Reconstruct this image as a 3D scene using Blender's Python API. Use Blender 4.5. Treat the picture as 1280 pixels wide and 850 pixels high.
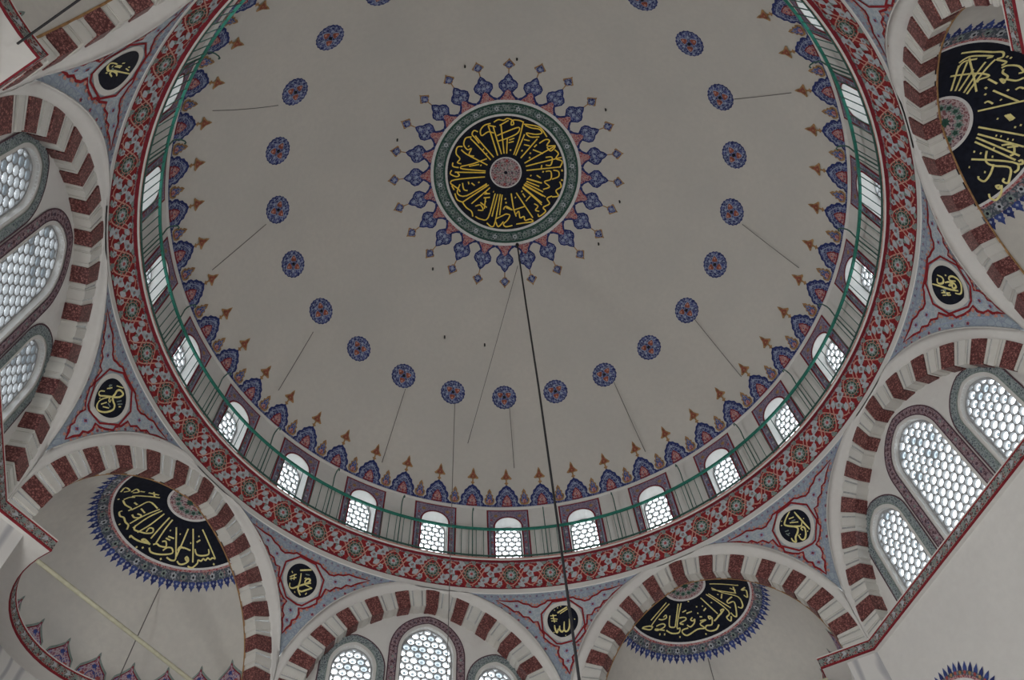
import bpy, bmesh, math, random
from math import sin, cos, pi, sqrt, atan2, radians as RAD
from mathutils import Matrix, Vector
from mathutils.geometry import tessellate_polygon

for o in list(bpy.data.objects):
    bpy.data.objects.remove(o)
SC = bpy.context.scene
COL = SC.collection
random.seed(7)
H = 14.5                      # height of the drum's foot above the prayer-hall floor

# ------------------------------------------------------------------ camera
RIGHT = Vector((0.998686, -0.022938, -0.045831))
DOWN = Vector((-0.003707, 0.859582, -0.510984))
FWD = Vector((0.051116, 0.510483, 0.858367))
cam_data = bpy.data.cameras.new('camera')
cam = bpy.data.objects.new('camera', cam_data)
COL.objects.link(cam)
cam_data.sensor_width = 36.0
cam_data.lens = 957.25 * 36.0 / 1280.0
cam_data.clip_end = 500
m = Matrix((( RIGHT.x, -DOWN.x, -FWD.x, -0.86394),
            ( RIGHT.y, -DOWN.y, -FWD.y, -6.73942),
            ( RIGHT.z, -DOWN.z, -FWD.z, -12.86441 + H),
            (0, 0, 0, 1)))
cam.matrix_world = m
SC.camera = cam

# ------------------------------------------------------------------ sky, daylight, exposure
world = bpy.data.worlds.new('overcast_sky')
SC.world = world
world.use_nodes = True
bg = world.node_tree.nodes['Background']
bg.inputs[0].default_value = (0.90, 0.96, 1.0, 1)
bg.inputs[1].default_value = SKY_STRENGTH = 3.4
SC.view_settings.view_transform = 'Standard'
SC.view_settings.look = 'None'
SC.view_settings.gamma = 1.0
SC.view_settings.use_curve_mapping = False
SC.view_settings.exposure = 0.08
SC.cycles.max_bounces = 6
SC.cycles.diffuse_bounces = 4
SC.cycles.transparent_max_bounces = 8
SC.cycles.sample_clamp_indirect = 4.0

# daylight through the tall lower windows of the prayer hall (one soft source in each window opening)
LOWER_WINDOWS = []            # (bay azimuth in degrees, watts), used again where those windows are built
BAY0 = -14.5
for k, watts in enumerate((28, 0, 11, 0, 230, 0, 455, 0)):
    LOWER_WINDOWS.append((BAY0 + 45 * k, watts))
for az, watts in LOWER_WINDOWS:
    if not watts: continue          # the niches have no window of their own
    a = RAD(az)
    niche = round((az - BAY0) / 45) % 2 == 1
    d = 9.0 if niche else 7.0
    ld = bpy.data.lights.new('window_daylight', 'AREA')
    ld.shape = 'RECTANGLE'; ld.size = 1.7; ld.size_y = 3.2
    ld.energy = watts; ld.color = (1.0, 0.985, 0.965)
    lo = bpy.data.objects.new('window_daylight', ld)
    COL.objects.link(lo)
    lo.location = (d * sin(a), d * cos(a), 5.0)
    dirv = Vector((-sin(a), -cos(a), 0.55)).normalized()
    lo.rotation_euler = dirv.to_track_quat('-Z', 'Y').to_euler()

# ------------------------------------------------------------------ materials (all node based)
MATS = {}
def _mat(name):
    mt = bpy.data.materials.new(name); mt.use_nodes = True
    MATS[name] = mt
    nt = mt.node_tree
    b = nt.nodes['Principled BSDF']
    return mt, nt, b
def _coords(nt, scale=1.0):
    tc = nt.nodes.new('ShaderNodeTexCoord')
    mp = nt.nodes.new('ShaderNodeMapping')
    mp.inputs['Scale'].default_value = (scale, scale, scale) if not hasattr(scale, '__len__') else scale
    nt.links.new(tc.outputs['Object'], mp.inputs[0])
    return mp.outputs[0]
def _mix(nt, fac, a, b):
    mx = nt.nodes.new('ShaderNodeMix'); mx.data_type = 'RGBA'
    if isinstance(fac, float): mx.inputs[0].default_value = fac
    else: nt.links.new(fac, mx.inputs[0])
    for s, v in ((6, a), (7, b)):
        if isinstance(v, tuple): mx.inputs[s].default_value = (*v, 1)
        else: nt.links.new(v, mx.inputs[s])
    return mx.outputs[2]
def _ramp(nt, src, a, b):
    mr = nt.nodes.new('ShaderNodeMapRange')
    mr.inputs[1].default_value = a; mr.inputs[2].default_value = b
    nt.links.new(src, mr.inputs[0])
    return mr.outputs[0]
def _noise(nt, vec, scale, detail=3.0):
    n = nt.nodes.new('ShaderNodeTexNoise')
    n.inputs['Scale'].default_value = scale; n.inputs['Detail'].default_value = detail
    nt.links.new(vec, n.inputs['Vector'])
    return n.outputs[0]
def _voro(nt, vec, scale, feature='DISTANCE_TO_EDGE'):
    n = nt.nodes.new('ShaderNodeTexVoronoi'); n.feature = feature
    n.inputs['Scale'].default_value = scale
    nt.links.new(vec, n.inputs['Vector'])
    return n.outputs['Distance']
def _bump(nt, b, src, strength, dist=0.02):
    bp = nt.nodes.new('ShaderNodeBump')
    bp.inputs['Strength'].default_value = strength; bp.inputs['Distance'].default_value = dist
    nt.links.new(src, bp.inputs['Height']); nt.links.new(bp.outputs[0], b.inputs['Normal'])

def mat_plaster(name, c, c2, rough=0.85):
    """limewashed plaster: two close tones mottled at two sizes, and a few faint stains"""
    mt, nt, b = _mat(name)
    v = _coords(nt)
    n1 = _ramp(nt, _noise(nt, v, 0.55, 4), 0.35, 0.68)
    n2 = _ramp(nt, _noise(nt, v, 9.0, 5), 0.3, 0.75)
    col = _mix(nt, n1, c, c2)
    dk = tuple(x * 0.93 for x in c2)
    f = nt.nodes.new('ShaderNodeMath'); f.operation = 'MULTIPLY'; f.inputs[1].default_value = 0.45
    nt.links.new(n2, f.inputs[0])
    col = _mix(nt, f.outputs[0], col, dk)
    nt.links.new(col, b.inputs['Base Color'])
    b.inputs['Roughness'].default_value = rough
    _bump(nt, b, n2, 0.12)
    return mt
def mat_paint(name, c, var=0.2, rough=0.7, metallic=0.0):
    """flat distemper paint with a slightly worn, uneven tone"""
    mt, nt, b = _mat(name)
    n = _ramp(nt, _noise(nt, _coords(nt), 14.0, 4), 0.3, 0.72)
    lo = tuple(x * (1 - var) for x in c); hi = tuple(min(1, x * (1 + var)) for x in c)
    nt.links.new(_mix(nt, n, lo, hi), b.inputs['Base Color'])
    b.inputs['Roughness'].default_value = rough; b.inputs['Metallic'].default_value = metallic
    b.inputs['Specular IOR Level'].default_value = 0.12
    return mt
def mat_filigree(name, ground, vein, scale, width=0.10, third=None, share=0.5):
    """painted arabesque too fine to build: pale veins on a coloured ground, patches of a third colour"""
    mt, nt, b = _mat(name)
    v = _coords(nt)
    wob = nt.nodes.new('ShaderNodeTexNoise'); wob.inputs['Scale'].default_value = scale * 0.8
    nt.links.new(v, wob.inputs['Vector'])
    add = nt.nodes.new('ShaderNodeVectorMath'); add.operation = 'MULTIPLY_ADD'
    add.inputs[1].default_value = (0.10, 0.10, 0.10)
    nt.links.new(wob.outputs['Color'], add.inputs[0]); nt.links.new(v, add.inputs[2])
    e = _ramp(nt, _voro(nt, add.outputs[0], scale), width, width * 1.7)
    g = ground
    if third:
        g = _mix(nt, _ramp(nt, _noise(nt, v, scale * 0.45, 1), share, share + 0.06), ground, third)
    nt.links.new(_mix(nt, e, vein, g), b.inputs['Base Color'])
    b.inputs['Roughness'].default_value = 0.7; b.inputs['Specular IOR Level'].default_value = 0.12
    return mt
def mat_granite(name, c, speck, rough=0.45):
    mt, nt, b = _mat(name)
    v = _coords(nt)
    f = _ramp(nt, _voro(nt, v, 24.0), 0.03, 0.16)
    n = _ramp(nt, _noise(nt, v, 26.0, 5), 0.40, 0.60)
    mul = nt.nodes.new('ShaderNodeMath'); mul.operation = 'MULTIPLY'
    nt.links.new(f, mul.inputs[0]); nt.links.new(n, mul.inputs[1])
    col = _mix(nt, mul.outputs[0], c, speck)
    dark = _ramp(nt, _noise(nt, v, 60.0, 2), 0.58, 0.66)
    dk = nt.nodes.new('ShaderNodeMath'); dk.operation = 'MULTIPLY'; dk.inputs[1].default_value = 0.55
    nt.links.new(dark, dk.inputs[0])
    nt.links.new(_mix(nt, dk.outputs[0], col, tuple(x * 0.35 for x in c)), b.inputs['Base Color'])
    b.inputs['Roughness'].default_value = rough
    return mt
def mat_marble(name, c, vein):
    mt, nt, b = _mat(name)
    v = _coords(nt, (1.0, 1.0, 0.45))
    w = nt.nodes.new('ShaderNodeTexWave'); w.inputs['Scale'].default_value = 0.9
    w.inputs['Distortion'].default_value = 7.0; w.inputs['Detail'].default_value = 3
    nt.links.new(v, w.inputs['Vector'])
    f = _ramp(nt, w.outputs['Fac'], 0.62, 1.0)
    nt.links.new(_mix(nt, f, c, vein), b.inputs['Base Color'])
    b.inputs['Roughness'].default_value = 0.6
    return mt
def mat_glass(name, tint=(0.97, 0.99, 1.0), clear=0.9, milk=(0.9, 0.93, 0.95)):
    """thin hand-made pane: lets most light straight through, a little milky, a weak gloss"""
    mt, nt, b = _mat(name)
    out = nt.nodes['Material Output']
    tr = nt.nodes.new('ShaderNodeBsdfTransparent'); tr.inputs[0].default_value = (*tint, 1)
    tl = nt.nodes.new('ShaderNodeBsdfTranslucent'); tl.inputs[0].default_value = (*milk, 1)
    gl = nt.nodes.new('ShaderNodeBsdfGlossy'); gl.inputs['Roughness'].default_value = 0.12
    m1 = nt.nodes.new('ShaderNodeMixShader'); m1.inputs[0].default_value = 1 - clear
    m2 = nt.nodes.new('ShaderNodeMixShader'); m2.inputs[0].default_value = 0.05
    nt.links.new(tr.outputs[0], m1.inputs[1]); nt.links.new(tl.outputs[0], m1.inputs[2])
    nt.links.new(m1.outputs[0], m2.inputs[1]); nt.links.new(gl.outputs[0], m2.inputs[2])
    nt.links.new(m2.outputs[0], out.inputs['Surface'])
    nt.nodes.remove(b)
    return mt

mat_plaster('plaster', (0.59, 0.56, 0.51), (0.54, 0.52, 0.48))
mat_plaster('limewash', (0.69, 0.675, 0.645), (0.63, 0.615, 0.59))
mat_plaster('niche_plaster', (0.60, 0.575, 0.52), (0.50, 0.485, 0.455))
mat_plaster('reveal', (0.80, 0.80, 0.78), (0.74, 0.74, 0.72))
mat_paint('grille_plaster', (0.33, 0.335, 0.34), 0.08)
mat_marble('painted_marble', (0.66, 0.65, 0.63), (0.40, 0.40, 0.42))
mat_granite('red_stone', (0.088, 0.018, 0.019), (0.40, 0.17, 0.15))
mat_plaster('white_stone', (0.68, 0.66, 0.605), (0.60, 0.59, 0.56), 0.6)
mat_paint('grey_line', (0.36, 0.36, 0.37), 0.1)
mat_paint('red', (0.25, 0.023, 0.028), 0.22)
mat_paint('dark_red', (0.20, 0.022, 0.032), 0.18)
mat_paint('frieze_red', (0.25, 0.024, 0.027), 0.35)
mat_paint('pink', (0.52, 0.27, 0.22), 0.2)
mat_paint('rose', (0.36, 0.085, 0.085), 0.3)
mat_paint('brick_red', (0.27, 0.085, 0.06), 0.3)
mat_paint('navy', (0.030, 0.042, 0.15), 0.3)
mat_paint('blue', (0.05, 0.075, 0.235), 0.3)
mat_paint('pale_blue', (0.30, 0.35, 0.48), 0.15)
mat_paint('ink', (0.010, 0.012, 0.022), 0.3, 0.5)
mat_paint('gold', (0.95, 0.66, 0.10), 0.12, 0.45)
mat_paint('pale_gold', (0.78, 0.70, 0.30), 0.15, 0.5)
mat_paint('ochre', (0.35, 0.205, 0.095), 0.3)
mat_paint('plum', (0.10, 0.055, 0.07), 0.25)
mat_paint('grey_green', (0.22, 0.27, 0.25), 0.25)
mat_paint('dark_green', (0.035, 0.085, 0.065), 0.3)
mat_paint('white_line', (0.66, 0.65, 0.64), 0.08)
mat_paint('flower_grey', (0.42, 0.44, 0.47), 0.2)
mat_paint('rail_green', (0.035, 0.20, 0.15), 0.15, 0.4)
mat_paint('iron_green', (0.06, 0.13, 0.11), 0.2, 0.5)
mat_paint('dark_wire', (0.035, 0.035, 0.038), 0.1, 0.5)
mat_paint('wire_grey', (0.16, 0.15, 0.145), 0.1, 0.5)
mat_paint('rod_paint', (0.47, 0.455, 0.34), 0.12, 0.5)
mat_paint('steel', (0.45, 0.46, 0.47), 0.1, 0.35, 0.7)
mat_filigree('blue_filigree', (0.030, 0.040, 0.14), (0.27, 0.30, 0.42), 16, 0.05, (0.065, 0.08, 0.24), 0.54)
mat_filigree('rose_filigree', (0.33, 0.075, 0.08), (0.48, 0.30, 0.29), 18, 0.08, (0.16, 0.05, 0.10), 0.56)
mat_filigree('boss_filigree', (0.24, 0.11, 0.12), (0.46, 0.36, 0.36), 15, 0.09, (0.12, 0.07, 0.10), 0.5)
mat_filigree('green_filigree', (0.035, 0.075, 0.068), (0.22, 0.26, 0.255), 15, 0.07, (0.08, 0.105, 0.10), 0.5)
mat_filigree('violet_filigree', (0.15, 0.12, 0.21), (0.31, 0.24, 0.30), 20, 0.10, (0.11, 0.14, 0.24), 0.52)
mat_filigree('plum_filigree', (0.135, 0.075, 0.09), (0.33, 0.24, 0.26), 22, 0.10, (0.09, 0.08, 0.12), 0.52)
mat_filigree('slate_filigree', (0.12, 0.15, 0.16), (0.30, 0.34, 0.34), 22, 0.10, (0.07, 0.09, 0.12), 0.52)
mat_filigree('spandrel_ground', (0.34, 0.395, 0.445), (0.26, 0.30, 0.37), 10, 0.05, (0.30, 0.35, 0.405), 0.5)
mat_filigree('spandrel_field', (0.36, 0.42, 0.47), (0.47, 0.50, 0.52), 11, 0.05, (0.38, 0.38, 0.42), 0.6)
mat_filigree('border_filigree', (0.22, 0.22, 0.25), (0.08, 0.10, 0.12), 15, 0.12, (0.33, 0.20, 0.20), 0.58)
mat_filigree('cornice_filigree', (0.065, 0.065, 0.068), (0.32, 0.30, 0.28), 22, 0.09, (0.13, 0.045, 0.045), 0.56)
mat_filigree('palmette_filigree', (0.30, 0.12, 0.17), (0.46, 0.36, 0.40), 16, 0.09, (0.08, 0.10, 0.30), 0.52)
mat_glass('clear_pane')
mat_glass('milky_pane', (0.30, 0.34, 0.37), 0.72, (0.35, 0.39, 0.42))
mat_glass('bullseye', (0.12, 0.145, 0.16), 0.6, (0.16, 0.18, 0.19))
mat_paint('carpet', (0.24, 0.16, 0.13), 0.3, 0.95)

# ------------------------------------------------------------------ object helpers
def obj(name, mesh, parent=None, az=None, loc=None):
    o = bpy.data.objects.new(name, mesh)
    COL.objects.link(o)
    if parent: o.parent = parent
    if az is not None: o.rotation_euler = (0, 0, -RAD(az))
    if loc is not None: o.location = loc
    elif parent is None: o.location = (0, 0, H)
    return o
def empty(name, az=0.0, loc=None):
    o = obj(name, None, None, az, loc); o.empty_display_size = 0.3
    return o
def tag(o, label=None, cat=None, group=None, kind=None):
    if label: o['label'] = label
    if cat: o['category'] = cat
    if group: o['group'] = group
    if kind: o['kind'] = kind
    return o
def mesh(name, verts, faces, mats, fm=None, smooth=False):
    me = bpy.data.meshes.new(name)
    me.from_pydata([tuple(v) for v in verts], [], faces)
    for mname in mats: me.materials.append(MATS[mname])
    if fm: me.polygons.foreach_set('material_index', fm)
    if smooth: me.polygons.foreach_set('use_smooth', [True] * len(me.polygons))
    me.update()
    return me
class Geo:
    """collects quads and boxes with a material name each; mesh() makes one mesh of them"""
    def __init__(s): s.v = []; s.f = []; s.m = []; s.names = []
    def mi(s, n):
        if n not in s.names: s.names.append(n)
        return s.names.index(n)
    def face(s, pts, mat):
        i = len(s.v); s.v += [tuple(p) for p in pts]
        s.f.append(tuple(range(i, i + len(pts)))); s.m.append(s.mi(mat))
    def grid(s, rows, mat, closed=False, flip=False):
        i = len(s.v); n = len(rows[0])
        for r in rows: s.v += [tuple(p) for p in r]
        for a in range(len(rows) - 1):
            mm = mat if isinstance(mat, str) else mat[a]
            for b in range(n if closed else n - 1):
                c = (b + 1) % n
                q = (i + a * n + b, i + a * n + c, i + (a + 1) * n + c, i + (a + 1) * n + b)
                s.f.append(q[::-1] if flip else q); s.m.append(s.mi(mm))
    def tube(s, pts, r, mat, n=6, cap=True):
        pts = [Vector(p) for p in pts]; rows = []
        up = None
        for i, p in enumerate(pts):
            t = (pts[min(i + 1, len(pts) - 1)] - pts[max(i - 1, 0)]).normalized()
            if up is None: up = t.orthogonal().normalized()
            up = (up - t * up.dot(t)).normalized(); w = t.cross(up)
            rows.append([p + (up * cos(2 * pi * k / n) + w * sin(2 * pi * k / n)) * r for k in range(n)])
        s.grid(rows, mat, True)
        if cap:
            s.face(rows[0][::-1], mat); s.face(rows[-1], mat)
    def mesh(s, name, smooth=False): return mesh(name, s.v, s.f, s.names, s.m, smooth)

class Canvas:
    """flat painting in two coordinates, laid on a curved surface in thin coats (one layer = one coat)"""
    COAT = 0.005
    def __init__(s): s.items = []
    def poly(s, pts, mat, layer=1): s.items.append((pts, mat, layer))
    def disc(s, x, y, r, mat, layer=1, n=20, ry=None):
        s.poly([(x + r * cos(2 * pi * k / n), y + (ry or r) * sin(2 * pi * k / n)) for k in range(n)], mat, layer)
    def ring(s, x, y, r0, r1, mat, layer=1, n=32):
        for k in range(n):
            a, b = 2 * pi * k / n, 2 * pi * (k + 1) / n
            s.poly([(x + r0 * cos(a), y + r0 * sin(a)), (x + r1 * cos(a), y + r1 * sin(a)), (x + r1 * cos(b), y + r1 * sin(b)), (x + r0 * cos(b), y + r0 * sin(b))], mat, layer)
    def flower(s, x, y, r, n, mat, layer=1, rot=0.0, deep=0.35):
        k = n * 6
        s.poly([(x + r * (1 - deep * abs(sin(n * t / 2))) * cos(t + rot), y + r * (1 - deep * abs(sin(n * t / 2))) * sin(t + rot)) for t in (2 * pi * i / k for i in range(k))], mat, layer)
    def ribbon(s, pts, w, mat, layer=1, closed=False, taper=False):
        n = len(pts)
        if n < 2: return
        L = []
        for i in range(n):
            if closed: a, b = pts[i - 1], pts[(i + 1) % n]
            else: a, b = pts[max(i - 1, 0)], pts[min(i + 1, n - 1)]
            dx, dy = b[0] - a[0], b[1] - a[1]; d = sqrt(dx * dx + dy * dy) or 1
            ww = w / 2
            if taper: ww *= 0.55 + 0.45 * sin(pi * (i + 0.6) / (n + 0.2))
            L.append((pts[i][0] - dy / d * ww, pts[i][1] + dx / d * ww, pts[i][0] + dy / d * ww, pts[i][1] - dx / d * ww))
        for i in range(n if closed else n - 1):
            p, q = L[i], L[(i + 1) % n]
            s.poly([(p[0], p[1]), (q[0], q[1]), (q[2], q[3]), (p[2], p[3])], mat, layer)
    def build(s, name, fn, step=None, smooth=False):
        """fn(x, y, h) puts a canvas point on the surface, h metres in front of it; step cuts big fields so that they follow the curve"""
        names = []; V = []; F = []; M = []
        for pts, mat, layer in s.items:
            if mat not in names: names.append(mat)
            mi = names.index(mat); h = layer * s.COAT; b0 = len(V)
            if len(pts) <= 4: tris = [tuple(range(len(pts)))]
            else: tris = tessellate_polygon([[Vector((p[0], p[1], 0)) for p in pts]])
            V += [(p[0], p[1], h) for p in pts]
            for t in tris: F.append(tuple(b0 + i for i in t)); M.append(mi)
        if step:
            bm = bmesh.new()
            bv = [bm.verts.new(v) for v in V]
            for f, mi in zip(F, M):
                try: fc = bm.faces.new([bv[i] for i in f]); fc.material_index = mi
                except ValueError: pass
            xs = [v[0] for v in V]; ys = [v[1] for v in V]
            for ax, lo, hi in ((0, min(xs), max(xs)), (1, min(ys), max(ys))):
                c = math.ceil(lo / step) * step
                while c < hi:
                    no = (1, 0, 0) if ax == 0 else (0, 1, 0)
                    co = (c, 0, 0) if ax == 0 else (0, c, 0)
                    bmesh.ops.bisect_plane(bm, geom=bm.verts[:] + bm.edges[:] + bm.faces[:], dist=1e-6, plane_co=co, plane_no=no)
                    c += step
            bm.verts.index_update()
            V = [tuple(v.co) for v in bm.verts]; F = [tuple(v.index for v in f.verts) for f in bm.faces]; M = [f.material_index for f in bm.faces]
            bm.free()
        return mesh(name, [fn(*v) for v in V], F, names, M, smooth)

def smooth_path(pts, sub=4):
    """Catmull-Rom through the points"""
    if len(pts) < 3: return pts
    out = []
    P = [pts[0]] + list(pts) + [pts[-1]]
    for i in range(1, len(P) - 2):
        p0, p1, p2, p3 = P[i - 1], P[i], P[i + 1], P[i + 2]
        for k in range(sub):
            t = k / sub
            out.append(tuple(0.5 * (2 * b + (c - a) * t + (2 * a - 5 * b + 4 * c - d) * t * t + (3 * b - a - 3 * c + d) * t ** 3) for a, b, c, d in zip(p0, p1, p2, p3)))
    out.append(tuple(pts[-1]))
    return out

# ------------------------------------------------------------------ the surfaces of the building (drum foot = height 0, axis at the origin)
TH = [RAD(t) for t in (0, 6.1, 16.06, 32.95, 61.5, 90, 118.5)]
RHO = [7.2, 7.04, 6.82, 6.53, 6.43, 6.42, 6.43]
def _spline(xs, ys):
    n = len(xs); h = [xs[i + 1] - xs[i] for i in range(n - 1)]
    al = [0] * n; l = [1] * n; mu = [0] * n; z = [0] * n; c = [0] * n
    for i in range(1, n - 1):
        al[i] = 3 / h[i] * (ys[i + 1] - ys[i]) - 3 / h[i - 1] * (ys[i] - ys[i - 1])
        l[i] = 2 * (xs[i + 1] - xs[i - 1]) - h[i - 1] * mu[i - 1]; mu[i] = h[i] / l[i]; z[i] = (al[i] - h[i - 1] * z[i - 1]) / l[i]
    for i in range(n - 2, -1, -1): c[i] = z[i] - mu[i] * c[i + 1]
    def f(x):
        i = 0
        while i < n - 2 and x > xs[i + 1]: i += 1
        d = x - xs[i]; b = (ys[i + 1] - ys[i]) / h[i] - h[i] * (c[i + 1] + 2 * c[i]) / 3
        return ys[i] + b * d + c[i] * d * d + (c[i + 1] - c[i]) / (3 * h[i]) * d ** 3
    return f
_rho = _spline(TH, RHO)
PROF = []                                   # (arc length from the dome's foot, r, z)
_t0 = RAD(6.1)
for i in range(241):
    t = _t0 + (pi / 2 - _t0) * i / 240
    r, z = _rho(t) * cos(t), 1.0 + _rho(t) * sin(t)
    PROF.append((0 if i == 0 else PROF[-1][0] + math.hypot(r - PROF[-1][1], z - PROF[-1][2]), max(r, 0), z))
def dome_arc(t):                            # arc length -> r, z and the inward normal
    lo, hi = 0, 240
    while hi - lo > 1:
        mid = (lo + hi) // 2
        if PROF[mid][0] <= t: lo = mid
        else: hi = mid
    a, b = PROF[lo], PROF[lo + 1]; L = b[0] - a[0]; f = (t - a[0]) / L
    return a[1] + (b[1] - a[1]) * f, a[2] + (b[2] - a[2]) * f, -(b[2] - a[2]) / L, (b[1] - a[1]) / L
def dome_plan_z(r):
    lo, hi = 0, 240
    while hi - lo > 1:
        mid = (lo + hi) // 2
        if PROF[mid][1] >= r: lo = mid
        else: hi = mid
    a, b = PROF[lo], PROF[lo + 1]; f = (r - a[1]) / ((b[1] - a[1]) or 1)
    return a[2] + (b[2] - a[2]) * f
def on_dome_plan(x, y, h):                  # plan position -> point on the dome (near the crown)
    r = math.hypot(x, y); z = dome_plan_z(r)
    k = r / 6.75
    q = 1 - h * k / max(r, 1e-6)
    return (x * q, y * q, z - h * sqrt(max(0, 1 - k * k)))
def on_dome(s_over, t, h, r_ref=7.0):       # s measured at the foot (azimuth * 7), t up the meridian
    r, z, nr, nz = dome_arc(t)
    a = s_over / r_ref
    rr = r + nr * h
    return (rr * sin(a), rr * cos(a), z + nz * h)

AP = 7.10                                   # distance of the eight arch planes from the axis
SPR = -4.20                                 # springing level
AO, AI, AC = 3.29, 2.87, 0.39               # arch: outer and inner radius of the voussoirs, offset of the two centres
AM = 3.50                                   # outer edge of the moulding
REAR = 7.35                                 # back of the arch: tympanum plane / edge of the half dome
def arch_pt(R, w):
    """w from -1 (left springing) over 0 (crown) to 1 (right springing) -> u, z"""
    top = math.asin(AC / R)
    ph = (pi / 2 - top) * (1 - abs(w))
    u = R * cos(ph) - AC
    return (u if w > 0 else -u), SPR + R * sin(ph)
def r_oct(a):                               # a: azimuth from the first bay's middle, radians
    q = (a + pi / 8) % (pi / 4) - pi / 8
    return AP / cos(q)
def spandrel_r(a, z):
    w = min(1, max(0, (-0.90 - z) / 2.1))
    return AP + (r_oct(a) - AP) * w
def niche_pt(u, v, h):                      # plan position in a half-dome niche (axis at v = 7.32) -> point
    rho = math.hypot(u, v)
    k = min(0.999, (rho + AC) / AI)
    z = SPR + AI * sqrt(1 - k * k)
    f = 1 - h * k / max(rho, 1e-6)
    return (u * f, 7.32 + v * f, z - h * sqrt(1 - k * k))
def niche_side(phi, zz, h):                 # angle round the niche axis, height above springing
    r = sqrt(AI * AI - zz * zz) - AC
    k = (r + AC) / AI
    r -= h * k
    return (r * cos(phi), 7.32 + r * sin(phi), SPR + zz - h * zz / AI)
SIDE = {0: 'south', 1: 'southeast', 2: 'east', 3: 'northeast', 4: 'north', 5: 'northwest', 6: 'west', 7: 'southwest'}

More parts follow.
